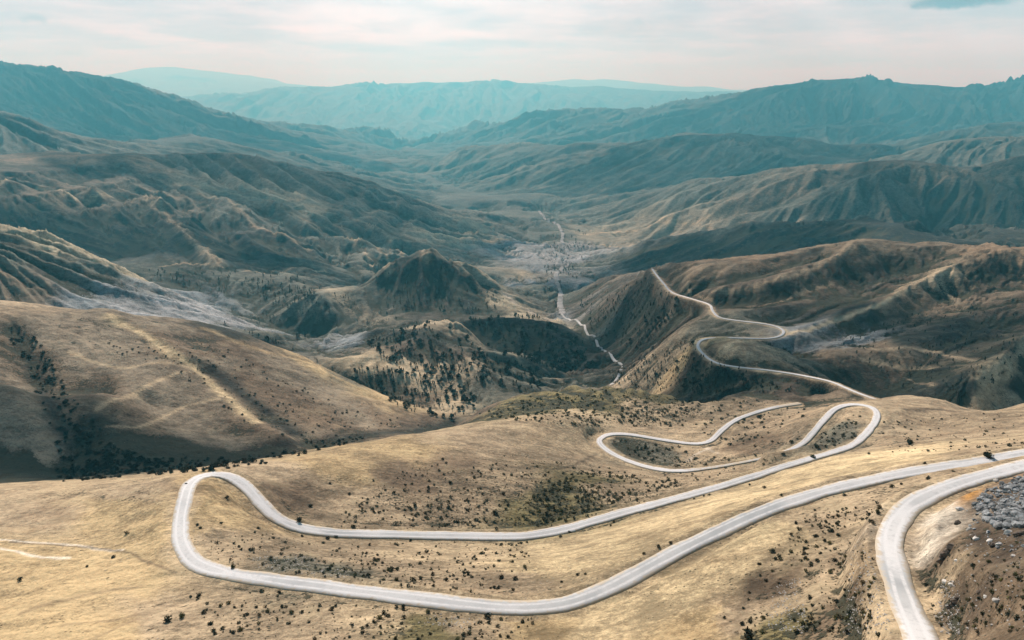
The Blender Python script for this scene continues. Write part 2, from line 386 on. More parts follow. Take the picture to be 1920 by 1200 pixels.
# ---- ribs: long gullies and spurs drawn out down the fall line of the smooth slopes
def box(G, r):
    for ax in (0, 1):
        G = np.moveaxis(G, ax, 0)
        c = np.cumsum(np.concatenate([np.repeat(G[:1], r + 1, 0), G, np.repeat(G[-1:], r, 0)], 0), 0, dtype=np.float64)
        G = np.moveaxis(((c[2 * r + 1:] - c[:-2 * r - 1]) / (2 * r + 1)).astype(np.float32), 0, ax)
    return G
RIB = np.zeros((NS, NU), np.float32)
def ribs():
    global Z, RIB
    ja, jb = int((math.log(330) - S0) / ds), int((math.log(45000) - S0) / ds)
    hs = 0.0034 / QUICK ** 0.5
    ns_, nu_ = int((ss[jb - 1] - ss[ja]) / hs), int((U1 - U0) / hs)
    G = bilin(bilin(Z[ja:jb], ns_, 0), nu_, 1)
    s_ = np.linspace(ss[ja], ss[jb - 1], ns_); y_ = np.exp(s_)[:, None]; u_ = np.linspace(U0, U1, nu_)[None, :]
    Gs = box(box(G, 3), 3)
    zu = np.gradient(Gs, hs, axis=1); zs = np.gradient(Gs, hs, axis=0)
    gx = zu / y_; gy = (zs - u_ * zu) / y_
    slope = np.sqrt(gx * gx + gy * gy)
    dx = gx - u_ * gy; dy = gy
    L = np.sqrt(dx * dx + dy * dy) + 1e-6; dx = (dx / L).astype(np.float32); dy = (dy / L).astype(np.float32)
    yi0, xi0 = np.meshgrid(np.arange(ns_, dtype=np.float32), np.arange(nu_, dtype=np.float32), indexing='ij')
    r = np.random.default_rng(77)
    total = np.zeros((ns_, nu_), np.float32); col = np.zeros((ns_, nu_), np.float32)
    kind = np.clip(2.5 * vnoise(xi0 * 0.013, yi0 * 0.013 + 4), -1, 1) * 0.5 + 0.5
    for k, A in ((26, 0.105), (12, 0.135), (6, 0.165), (3, 0.16)):
        n = r.normal(size=(ns_, nu_)).astype(np.float32)
        rad = max(1, k // 4)
        n = box(box(n, rad), rad)
        acc = n.copy(); wsum = 1.0
        M = int(3.2 * k) + 8
        for sg in (1, -1):
            x = xi0.copy(); y = yi0.copy()
            for t in range(M):
                xi = np.clip(x + 0.5, 0, nu_ - 1).astype(np.int32); yi = np.clip(y + 0.5, 0, ns_ - 1).astype(np.int32)
                x += sg * dx[yi, xi]; y += sg * dy[yi, xi]
                w = 1 - t / M
                acc += n[np.clip(y, 0, ns_ - 1).astype(np.int32), np.clip(x, 0, nu_ - 1).astype(np.int32)] * w
                wsum += w
        acc = acc - box(acc, 6 * k)
        sd = np.sqrt(box(acc * acc, 8 * k)) + 1e-6
        t = np.clip(acc / sd, -2.2, 2.2)
        g = np.abs(t + 0.25) - 0.8                  # rounded spurs, sharp gullies
        q = 0.8 - np.abs(t - 0.25)                  # sharp crests
        h = g * (1 - kind) + q * kind
        total += h * A * k * hs
        col += np.clip(h, -1.2, 1.2) * (0.2 if k > 12 else 0.34)
    lo_ = 0.03 - 0.02 * sstep(4000, 8000, y_)
    amp = np.clip(slope * (1 + 0.9 * sstep(4000, 9000, y_)), 0, 0.5) * sstep(0, 1, (slope - lo_) / (3.5 * lo_)) * (0.55 + 0.45 * sstep(0, 1, 0.5 + vnoise(xi0 * 0.02, yi0 * 0.02)))
    D = (total * y_ * amp * 2.7).astype(np.float32)
    Y2 = GY[ja:jb]; U2 = uu[None, :]
    n0 = 420 + 230 * (1 - sstep(-0.10, 0.05, U2))
    f = sstep(0, 1, (Y2 - n0) / (0.45 * n0)).astype(np.float32)
    f = np.maximum(f, 0.16 * sstep(400, 520, Y2))
    Z[ja:jb] += bilin(bilin(D, NS and (jb - ja), 0), NU, 1) * f
    RIB[ja:jb] = bilin(bilin((col * sstep(0.03, 0.2, slope)).astype(np.float32), jb - ja, 0), NU, 1) * f
ribs()
print('ribs', round(time.time() - T0, 1))
# ---- erosion: gullies that run down the local slope, octave by octave
ero_amt = np.clip(0.16 + 0.84 * sstep(330, 620, yy), 0, 1)[:, None].astype(np.float32) * np.ones((1, NU), np.float32)
cell_m = np.maximum(ds, du) * yy
_gx0, _gy0 = gradient(Z, 0, NS)
SL0 = np.sqrt(_gx0 ** 2 + _gy0 ** 2)
for lam, seed in ((2600, 1), (1300, 2), (650, 3), (330, 4), (165, 5), (84, 6), (42, 7), (21, 8), (10.5, 9), (5.2, 10)):
    win = sstep(2.6, 5.0, lam / cell_m) * (1 - sstep(0.13, 0.26, lam / yy))
    rows = np.nonzero(win > 0.01)[0]
    if len(rows) < 4:
        continue
    r0, r1 = rows[0], rows[-1] + 1
    gx, gy = gradient(Z[r0:r1], r0, r1)
    gx = 0.45 * gx + 0.55 * _gx0[r0:r1]; gy = 0.45 * gy + 0.55 * _gy0[r0:r1]
    sl = np.sqrt(gx * gx + gy * gy) + 1e-5
    px_, py_ = -gy / sl, gx / sl
    x = GX[r0:r1] / lam + seed * 7.7; y = GY[r0:r1] / lam + seed * 3.1
    x = x + 0.25 * vnoise(x * 0.9, y * 0.9, TAB2); y = y + 0.25 * vnoise(x * 0.9 + 40, y * 0.9, TAB2)
    xi = np.floor(x).astype(np.int32); yi = np.floor(y).astype(np.int32)
    ca = np.zeros_like(x); sa = np.zeros_like(x); wt = np.full_like(x, 1e-4)
    for oi in (-1, 0, 1, 2) if False else (-1, 0, 1):
        for oj in (-1, 0, 1):
            a = (xi + oi + seed * 13) & 255; b = (yi + oj + seed * 29) & 255
            vx = x - (xi + oi) - TAB[a, b]; vy = y - (yi + oj) - TAB2[a, b]
            wgt = np.exp(-2.4 * (vx * vx + vy * vy))
            ph = (vx * px_ + vy * py_) * 7.0 + TAB[b, a] * 6.283
            ca += np.cos(ph) * wgt; sa += np.sin(ph) * wgt; wt += wgt
    c = ca / np.sqrt(ca * ca + sa * sa + (0.35 * wt) ** 2)
    v = 1 - 2 * np.sqrt(np.clip((1 - c) / 2, 0, 1) + 0.01)          # cusped crests
    g = 2 * np.sqrt(np.clip((1 + c) / 2, 0, 1) + 0.01) - 1          # cusped gullies
    mix = 0.5 + 0.5 * np.clip(2.2 * vnoise(GX[r0:r1] / 900, GY[r0:r1] / 900 + 3), -1, 1)
    h = v * mix + g * (1 - mix)
    gainY = 0.022 + 0.035 * sstep(4200, 7000, yy[r0:r1])
    amp = gainY[:, None] * lam * np.clip(SL0[r0:r1], 0, 0.5) * sstep(0.02, 0.16, SL0[r0:r1])
    Z[r0:r1] += (h * amp * win[r0:r1, None] * ero_amt[r0:r1]).astype(np.float32)
# ---- rain: droplets run down the slopes and cut branching gullies, coarse to fine
def resample(G, ns, nu):
    return bilin(bilin(G, ns, 0), nu, 1)
def rain(h, cell, n_drop, steps, seed, erode=0.35, cap=5.0):
    """h: heights in units of the local cell (rows differ in true size, cell = metres)"""
    r = np.random.default_rng(seed)
    ns, nu = h.shape
    H = h.ravel().astype(np.float64).copy()
    inv = (1.0 / cell); FL = np.zeros(H.size)
    x = r.random(n_drop) * (nu - 3) + 1; y = r.random(n_drop) * (ns - 3) + 1
    dx = np.zeros(n_drop); dy = np.zeros(n_drop); v = np.ones(n_drop); wat = np.ones(n_drop); sed = np.zeros(n_drop)
    for it in range(steps):
        xi = x.astype(np.int64); yi = y.astype(np.int64); fx = x - xi; fy = y - yi
        k = yi * nu + xi
        sc = inv[yi]
        a, b, c, d = H[k] * sc, H[k + 1] * sc, H[k + nu] * sc, H[k + nu + 1] * sc
        gx = (b - a) * (1 - fy) + (d - c) * fy; gy = (c - a) * (1 - fx) + (d - b) * fx
        h0 = a * (1 - fx) * (1 - fy) + b * fx * (1 - fy) + c * (1 - fx) * fy + d * fx * fy
        # lateral shear of the (u, ln Y) frame is left out: cells are square to first order
        dx = dx * 0.12 - gx * 0.88; dy = dy * 0.12 - gy * 0.88
        L = np.sqrt(dx * dx + dy * dy) + 1e-9; dx /= L; dy /= L
        nx = np.clip(x + dx, 1, nu - 2.01); ny = np.clip(y + dy, 1, ns - 2.01)
        xj = nx.astype(np.int64); yj = ny.astype(np.int64); gx2 = nx - xj; gy2 = ny - yj; kk = yj * nu + xj
        h1 = (H[kk] * (1 - gx2) * (1 - gy2) + H[kk + 1] * gx2 * (1 - gy2) + H[kk + nu] * (1 - gx2) * gy2 + H[kk + nu + 1] * gx2 * gy2) * sc
        dh = h1 - h0
        capa = np.maximum(-dh, 0.01) * v * wat * cap
        dep = np.where(dh > 0, np.minimum(dh, sed), np.where(sed > capa, (sed - capa) * 0.25, 0))
        ero = np.where((dh <= 0) & (sed <= capa), np.minimum((capa - sed) * erode, -dh), 0)
        net = dep - ero
        sed = sed - net
        amt = net * cell[yi]
        H += np.bincount(np.concatenate([k, k + 1, k + nu, k + nu + 1]), np.concatenate([amt * (1 - fx) * (1 - fy), amt * fx * (1 - fy), amt * (1 - fx) * fy, amt * fx * fy]), H.size)
        FL += np.bincount(k, wat * np.clip(v * 0.5, 0, 1.5), H.size)
        v = np.sqrt(np.clip(v * v - dh * 4, 0.05, 16)); wat *= 0.975
        x, y = nx, ny
    return (H - h.ravel()).reshape(ns, nu), FL.reshape(ns, nu)
def soft(G):
    for ax in (0, 1):
        G = np.moveaxis(G, ax, 0); P_ = np.concatenate([G[:1], G, G[-1:]], 0)
        G = np.moveaxis(0.25 * P_[:-2] + 0.5 * P_[1:-1] + 0.25 * P_[2:], 0, ax)
    return G
ra, rb = int((math.log(300) - S0) / ds), int((math.log(34000) - S0) / ds)
Y_ = GY[ra:rb]; u_ = uu[None, :]
near0 = 430 + 330 * sstep(0.02, -0.10, -np.abs(u_) * 0 + u_) if False else 420 + 230 * (1 - sstep(-0.10, 0.05, u_))
fadeR = (sstep(0, 1, (Y_ - near0) / (0.45 * near0)) * (1 - sstep(26000, 34000, Y_))).astype(np.float32)
r1dim = 1 - 0.45 * (sstep(0.18, 0.28, uu)[None, :] * (1 - sstep(1050, 1150, Y_)))
lo_s = 0.05 - 0.032 * sstep(3500, 7000, Y_)
FLOW = np.zeros((NS, NU), np.float32)
for hstep, dens, steps, depth, seed in ((0.0100, 1.0, 45, 0.14, 1), (0.0052, 0.8, 50, 0.28, 2), (0.0027, 0.55, 50, 0.75, 3)):
    hs = hstep / QUICK ** 0.5
    ns_, nu_ = int((ss[rb - 1] - ss[ra]) / hs), int((U1 - U0) / hs)
    G = resample(Z[ra:rb], ns_, nu_)
    cellr = np.exp(np.linspace(ss[ra], ss[rb - 1], ns_)) * hs
    D, FL = rain(G, cellr, int(ns_ * nu_ * dens), steps, seed)
    lim = cellr[:, None] * 1.5
    D = np.tanh(D / lim) * lim
    D = soft(D) if hstep < 0.004 else soft(soft(D))
    Z[ra:rb] += (resample(D.astype(np.float32), rb - ra, NU) * fadeR * r1dim * depth * (0.12 + 0.88 * sstep(0, 1, (SL0[ra:rb] - lo_s) / (1.3 * lo_s + 0.08)))).astype(np.float32)
    fl = np.log1p(soft(FL)); fl = resample(fl.astype(np.float32), rb - ra, NU)
    FLOW[ra:rb] += fl / max(float(fl.mean()), 1e-6) * (0.3 if hstep > 0.004 else 0.55)
    print('rain', hstep, ns_, nu_, round(float(np.abs(D / cellr[:, None]).mean()), 3), round(time.time() - T0, 1))
# plain roughness
for lam, a in ((5200, 90.0), (2600, 60.0), (2200, 34.0), (1100, 34.0), (520, 22.0), (300, 10.0), (200, 3.0), (60, 1.0), (20, 0.55), (7, 0.3), (3, 0.15)):
    win = (sstep(2.6, 5.0, lam / cell_m) * (1 - sstep(0.1, 0.22, lam / yy)))[:, None]
    rows = np.nonzero(win[:, 0] > 0.01)[0]
    if len(rows) < 2:
        continue
    r0, r1 = rows[0], rows[-1] + 1
    Z[r0:r1] += (fbm(GX[r0:r1] / lam + 3, GY[r0:r1] / lam, 2) * a * 2 * win[r0:r1]).astype(np.float32)
print('erosion', round(time.time() - T0, 1))

# ---- roads cut into the slope
ROADS = {}
road_D = np.full((NS, NU), 1e9, np.float32)
for nm, L, hw in (('a', ROAD_A, 2.5), ('b', ROAD_B, 2.6), ('c', ROAD_C, 2.0)):
    p = smooth_path([P(px, py, d=-q) for px, py, q in L], 2.5)
    for _ in range(6):
        p[1:-1] = 0.25 * p[:-2] + 0.5 * p[1:-1] + 0.25 * p[2:]
    ROADS[nm] = (p, hw)
roadH = np.zeros((NS, NU), np.float32)
for nm, (p, hw) in ROADS.items():
    D, H = polyline_field(p, 30)
    D = D - hw
    m = D < road_D
    road_D = np.where(m, D, road_D); roadH = np.where(m, H, roadH)
flat = 0.8 + 0.9 * cell_m[:, None]
wob = 1.0 + 0.5 * vnoise(GX / 14, GY / 14)
wroad = 1 - sstep(0, 1, (road_D - flat) / (4.6 * wob + cell_m[:, None]))
Z = (Z * (1 - wroad) + roadH * wroad).astype(np.float32)
print('roads', round(time.time() - T0, 1))

# ------------------------------------------------------------------ ground cover survey
PAL = dict(dun=(.225,.185,.125), straw=(.55,.435,.25), ochre=(.40,.20,.045), chalk=(.62,.56,.44), gold=(.425, .32, .17), tan=(.36, .28, .175), brown=(.17, .125, .078), umber=(.10, .075, .05), dark=(.019, .023, .019),  # dark also carries slope shade put into the colour, besides scrub
           rock=(.235, .24, .225), olive=(.17, .145, .065), pale=(.50, .44, .34), sage=(.13, .125, .09), rust=(.215, .145, .085), sand=(.46, .36, .22), ash=(.31, .315, .30))
# (px, py, cover, share of scrub)
COVER = [
 (60,1180,'gold',.05),(60,1060,'gold',.08),(60,960,'tan',.1),(200,1180,'gold',.05),(200,1080,'gold',.05),(200,960,'gold',.1),(250,920,'tan',.25),(300,1000,'gold',.08),(300,1160,'tan',.3),
 (450,1180,'tan',.2),(600,1180,'tan',.2),(700,1160,'sand',.25),(800,1180,'olive',.3),(900,1170,'tan',.25),(1000,1180,'gold',.1),(1150,1170,'straw',.08),(1250,1120,'straw',.06),(1350,1060,'straw',.04),(1300,1180,'gold',.1),(1390,1150,'tan',.2),
 (1450,1010,'straw',.1),(1520,980,'tan',.2),(1480,1090,'brown',.35),(1540,1080,'tan',.3),(1560,1160,'brown',.4),(1480,1180,'olive',.4),(1620,1040,'tan',.3),(1620,1180,'tan',.3),(1600,960,'tan',.2),(1650,930,'tan',.3),
 (1720,1000,'pale',.05),(1745,980,'pale',.05),(1715,1040,'pale',.05),(1750,960,'sand',.1),(1800,940,'rust',.1),(1830,920,'rust',.15),(1790,1010,'brown',.3),(1800,1080,'brown',.3),(1740,1120,'tan',.25),(1780,1180,'brown',.3),(1860,1080,'umber',.25),(1900,1150,'brown',.2),(1860,1180,'brown',.2),(1880,960,'umber',.3),(1910,920,'umber',.3),(1860,980,'umber',.3),(1900,1010,'umber',.3),(1860,1010,'umber',.2),
 (400,960,'gold',.05),(430,1030,'tan',.15),(400,910,'gold',.05),(480,1020,'tan',.2),(560,1060,'sage',.45),(640,1070,'sage',.4),(620,1040,'tan',.2),(720,1060,'tan',.25),(800,1040,'sand',.12),(850,1090,'tan',.3),(950,1090,'tan',.25),(1020,1060,'straw',.12),(1120,1040,'straw',.05),(1200,1000,'straw',.04),(1300,960,'straw',.06),(1400,925,'straw',.05),(1550,875,'straw',.04),(1700,860,'straw',.05),(1620,860,'straw',.05),(1850,840,'tan',.1),
 (520,890,'tan',.06),(560,930,'brown',.25),(640,880,'gold',.08),(640,940,'tan',.3),(700,960,'tan',.35),(760,900,'brown',.22),(760,840,'gold',.08),(850,870,'brown',.2),(880,830,'tan',.1),(860,940,'tan',.35),(950,900,'tan',.3),(960,840,'tan',.15),(1000,970,'olive',.4),(1060,930,'olive',.5),(1100,900,'olive',.4),(1050,860,'tan',.3),(1060,815,'sand',.1),(1150,920,'tan',.35),(1180,890,'tan',.35),(1250,905,'tan',.3),(1350,890,'tan',.3),
 (1200,840,'sage',.5),(1240,850,'sage',.4),(1290,850,'tan',.2),(1270,815,'tan',.25),(1200,800,'tan',.25),(1340,850,'tan',.4),(1420,830,'brown',.35),(1450,800,'tan',.25),(1480,780,'tan',.3),(1400,770,'tan',.3),(1300,770,'tan',.4),(1580,800,'sage',.25),(1560,830,'sage',.3),(1600,780,'tan',.15),(1700,820,'tan',.25),(1700,780,'tan',.15),(1800,800,'tan',.12),(1900,800,'tan',.15),(1750,760,'tan',.15),(1900,760,'tan',.2),
 (950,780,'olive',.55),(1050,760,'olive',.6),(1130,760,'olive',.55),(1000,745,'olive',.5),(1150,735,'olive',.45),(1220,770,'sand',.45),(1250,750,'olive',.4),(1120,785,'sand',.3),
 # ravine, its shade painted in with near-black scrub cover, and tan hill
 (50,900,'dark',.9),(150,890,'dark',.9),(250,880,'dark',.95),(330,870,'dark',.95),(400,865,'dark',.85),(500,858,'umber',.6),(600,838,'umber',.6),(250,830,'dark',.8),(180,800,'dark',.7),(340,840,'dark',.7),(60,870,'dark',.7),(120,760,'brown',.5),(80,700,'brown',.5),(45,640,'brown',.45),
 (50,800,'dun',.15),(30,720,'dun',.2),(80,840,'dun',.15),(100,620,'dun',.25),(150,670,'dun',.25),(200,640,'dun',.3),(180,730,'brown',.35),(250,700,'dun',.2),(300,750,'dun',.1),(350,790,'dun',.12),(400,820,'dun',.15),(260,790,'brown',.4),(330,640,'brown',.4),(300,610,'dun',.3),(380,650,'brown',.45),(420,690,'dun',.2),(480,720,'brown',.2),(450,660,'brown',.2),(520,690,'dun',.1),(600,730,'dun',.1),(560,760,'brown',.3),(500,800,'brown',.4),(600,790,'brown',.3),(680,780,'dun',.15),(740,790,'brown',.25),(650,810,'umber',.5),(560,815,'dun',.3),(780,800,'umber',.4),(700,745,'gold',.05),(600,690,'gold',.05),
 # badlands
 (50,440,'sand',.05),(130,465,'sand',.08),(220,505,'sand',.1),(40,480,'sage',.4),(30,530,'brown',.3),(100,520,'umber',.4),(150,500,'sage',.4),(200,540,'rock',.15),(150,560,'rock',.2),(280,560,'rock',.08),(330,580,'ash',.06),(240,575,'ash',.1),(400,590,'ash',.06),(180,510,'sage',.4),(440,600,'ash',.1),(350,555,'rock',.2),(20,565,'tan',.2),
 (420,620,'dark',.6),(480,620,'sage',.5),(520,650,'dark',.6),(580,660,'sage',.4),(620,650,'rock',.4),(560,630,'sage',.4),(620,700,'sage',.6),(680,720,'dark',.6),(640,630,'rock',.35),
 (350,530,'dark',.7),(420,530,'sage',.6),(300,520,'sage',.6),(500,540,'sage',.5),(560,530,'sage',.6),(560,590,'sage',.5),(620,600,'sage',.5),(640,560,'tan',.3),(700,590,'tan',.3),(700,560,'sage',.4),
 # plateau
 (60,300,'rust',.15),(180,300,'rust',.1),(240,305,'brown',.2),(100,325,'umber',.5),(200,325,'umber',.5),(50,340,'umber',.3),(150,350,'brown',.3),(280,340,'brown',.2),(100,375,'brown',.3),(60,400,'dark',.5),(150,420,'dark',.6),(250,440,'dark',.55),(100,440,'dark',.4),(350,390,'brown',.3),(330,460,'dark',.5),(450,400,'sage',.4),(420,450,'dark',.5),(500,460,'dark',.5),(560,420,'sage',.4),(620,470,'sage',.5),(400,310,'sage',.5),(500,320,'sage',.5),(600,340,'sage',.4),(350,345,'tan',.1),(430,360,'tan',.1),(520,375,'sand',.1),(640,375,'sage',.3),(720,390,'sage',.3),(700,440,'sage',.4),(780,420,'sage',.3),(820,445,'sand',.15),(900,440,'sand',.1),(880,480,'sage',.3),(700,500,'sage',.5),(640,520,'sage',.5),(760,470,'sage',.4),
 # knob and hills
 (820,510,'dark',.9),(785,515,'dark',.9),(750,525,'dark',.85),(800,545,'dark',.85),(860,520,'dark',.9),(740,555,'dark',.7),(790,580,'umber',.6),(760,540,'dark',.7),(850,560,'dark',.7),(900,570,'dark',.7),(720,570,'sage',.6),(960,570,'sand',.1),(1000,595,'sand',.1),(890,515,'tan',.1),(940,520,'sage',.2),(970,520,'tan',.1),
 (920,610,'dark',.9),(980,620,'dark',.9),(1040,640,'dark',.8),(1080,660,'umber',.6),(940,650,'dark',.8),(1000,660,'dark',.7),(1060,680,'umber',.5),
 (720,630,'dark',.7),(790,620,'dark',.7),(850,640,'dark',.6),(760,660,'umber',.6),(850,670,'umber',.5),(800,605,'tan',.15),(870,625,'tan',.15),(900,660,'sage',.5),(960,690,'sage',.5),(1010,700,'sage',.4),  # arched hill: shaded face and lit rim put into the cover colour
 (700,685,'sand',.1),(780,695,'sand',.1),(860,695,'tan',.2),(720,720,'dark',.6),(780,740,'brown',.3),(840,750,'sand',.15),(850,715,'tan',.3),(900,740,'sage',.4),(960,730,'sage',.4),(900,770,'umber',.4),
 # valley floor and stream
 (1050,440,'sage',.5),(1060,490,'ash',.22),(1020,500,'rock',.3),(1000,530,'rock',.4),(980,480,'ash',.22),(1090,500,'sage',.3),(1040,560,'sage',.4),(1130,530,'umber',.6),(1105,548,'umber',.5),(1160,518,'brown',.4),(1080,590,'rock',.2),(1120,640,'sage',.4),(1000,560,'sage',.2),(980,455,'ash',.22),(1110,440,'sand',.2),(1160,430,'sand',.15),(1000,420,'sage',.4),(900,390,'sage',.3),(820,340,'sage',.3),(860,310,'tan',.15),(940,330,'tan',.15),(780,300,'tan',.15),(720,280,'sage',.2),(900,350,'sage',.3),
 # brown hill
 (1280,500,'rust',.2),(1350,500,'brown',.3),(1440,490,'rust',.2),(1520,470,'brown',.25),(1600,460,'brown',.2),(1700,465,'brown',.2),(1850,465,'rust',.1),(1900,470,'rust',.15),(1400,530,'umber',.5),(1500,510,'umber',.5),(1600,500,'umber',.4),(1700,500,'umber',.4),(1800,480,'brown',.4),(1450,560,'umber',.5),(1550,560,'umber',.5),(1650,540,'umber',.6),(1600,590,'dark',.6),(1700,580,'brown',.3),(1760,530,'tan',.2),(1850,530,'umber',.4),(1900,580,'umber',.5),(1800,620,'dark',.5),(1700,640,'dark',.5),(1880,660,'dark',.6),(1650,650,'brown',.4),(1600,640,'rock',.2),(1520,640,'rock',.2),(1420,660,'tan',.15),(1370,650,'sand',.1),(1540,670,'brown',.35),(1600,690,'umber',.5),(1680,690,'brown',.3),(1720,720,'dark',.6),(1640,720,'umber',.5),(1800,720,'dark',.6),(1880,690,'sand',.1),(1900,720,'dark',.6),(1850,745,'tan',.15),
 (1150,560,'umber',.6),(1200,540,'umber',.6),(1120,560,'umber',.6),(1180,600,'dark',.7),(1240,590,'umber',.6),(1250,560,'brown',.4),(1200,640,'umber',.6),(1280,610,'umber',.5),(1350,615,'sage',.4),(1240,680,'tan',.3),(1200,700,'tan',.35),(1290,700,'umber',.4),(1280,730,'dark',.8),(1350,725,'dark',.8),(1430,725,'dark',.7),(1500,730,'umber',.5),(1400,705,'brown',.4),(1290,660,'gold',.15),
 # cliff band and far right
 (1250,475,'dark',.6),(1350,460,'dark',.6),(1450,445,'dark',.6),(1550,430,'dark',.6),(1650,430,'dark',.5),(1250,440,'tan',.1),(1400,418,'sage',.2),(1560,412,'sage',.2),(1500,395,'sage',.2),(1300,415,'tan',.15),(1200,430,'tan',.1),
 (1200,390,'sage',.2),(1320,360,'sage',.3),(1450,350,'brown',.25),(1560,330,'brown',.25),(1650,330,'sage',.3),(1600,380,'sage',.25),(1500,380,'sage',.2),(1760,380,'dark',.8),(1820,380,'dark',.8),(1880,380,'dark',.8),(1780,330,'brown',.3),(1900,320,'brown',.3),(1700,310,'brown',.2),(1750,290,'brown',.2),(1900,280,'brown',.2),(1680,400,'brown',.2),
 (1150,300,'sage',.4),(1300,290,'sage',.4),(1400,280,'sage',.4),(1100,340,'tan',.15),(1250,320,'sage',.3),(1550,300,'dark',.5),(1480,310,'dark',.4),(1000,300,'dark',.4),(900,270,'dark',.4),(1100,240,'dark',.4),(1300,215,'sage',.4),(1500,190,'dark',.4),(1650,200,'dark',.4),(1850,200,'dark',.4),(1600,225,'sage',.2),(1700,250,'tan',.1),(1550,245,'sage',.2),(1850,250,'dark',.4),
 (60,150,'dark',.4),(200,200,'dark',.4),(350,230,'sage',.4),(60,240,'dark',.5),(150,260,'sage',.3),(250,280,'sage',.2),(400,270,'dark',.6),(500,290,'dark',.5),(600,270,'sage',.4),(650,300,'sage',.3),(40,270,'sage',.3),
 (700,200,'sage',.3),(1000,200,'sage',.3),(350,160,'sage',.3),(1200,160,'sage',.3),
]
cp = []
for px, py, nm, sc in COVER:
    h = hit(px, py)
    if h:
        km = min(1.0, max(0.0, (h[1] - 620) / 500))  # mid and far cover darkened and cooled: haze and shade put into colour
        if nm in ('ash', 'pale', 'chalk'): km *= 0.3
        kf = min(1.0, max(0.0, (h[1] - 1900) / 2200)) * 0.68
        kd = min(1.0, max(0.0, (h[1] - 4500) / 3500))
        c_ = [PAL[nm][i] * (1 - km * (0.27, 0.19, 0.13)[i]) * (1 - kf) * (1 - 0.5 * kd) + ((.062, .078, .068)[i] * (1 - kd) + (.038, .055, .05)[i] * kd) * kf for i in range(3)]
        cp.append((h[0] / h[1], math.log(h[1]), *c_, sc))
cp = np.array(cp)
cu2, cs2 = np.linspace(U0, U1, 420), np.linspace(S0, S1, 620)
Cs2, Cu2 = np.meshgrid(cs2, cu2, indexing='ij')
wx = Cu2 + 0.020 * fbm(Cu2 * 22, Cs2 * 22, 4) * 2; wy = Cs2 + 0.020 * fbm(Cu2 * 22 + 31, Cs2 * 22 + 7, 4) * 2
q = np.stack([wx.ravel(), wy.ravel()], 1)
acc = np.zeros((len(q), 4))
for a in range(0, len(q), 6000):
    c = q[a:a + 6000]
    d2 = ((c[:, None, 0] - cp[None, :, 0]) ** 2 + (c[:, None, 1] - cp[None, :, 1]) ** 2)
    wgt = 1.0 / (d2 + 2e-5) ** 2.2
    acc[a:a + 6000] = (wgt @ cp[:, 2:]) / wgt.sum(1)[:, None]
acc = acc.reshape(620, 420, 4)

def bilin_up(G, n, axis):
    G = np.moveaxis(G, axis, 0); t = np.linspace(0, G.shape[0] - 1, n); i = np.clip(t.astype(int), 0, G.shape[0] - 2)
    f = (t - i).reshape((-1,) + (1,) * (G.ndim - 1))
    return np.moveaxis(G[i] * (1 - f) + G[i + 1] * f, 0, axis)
COVERMAP = bilin_up(bilin_up(acc.astype(np.float32), NS, 0), NU, 1)
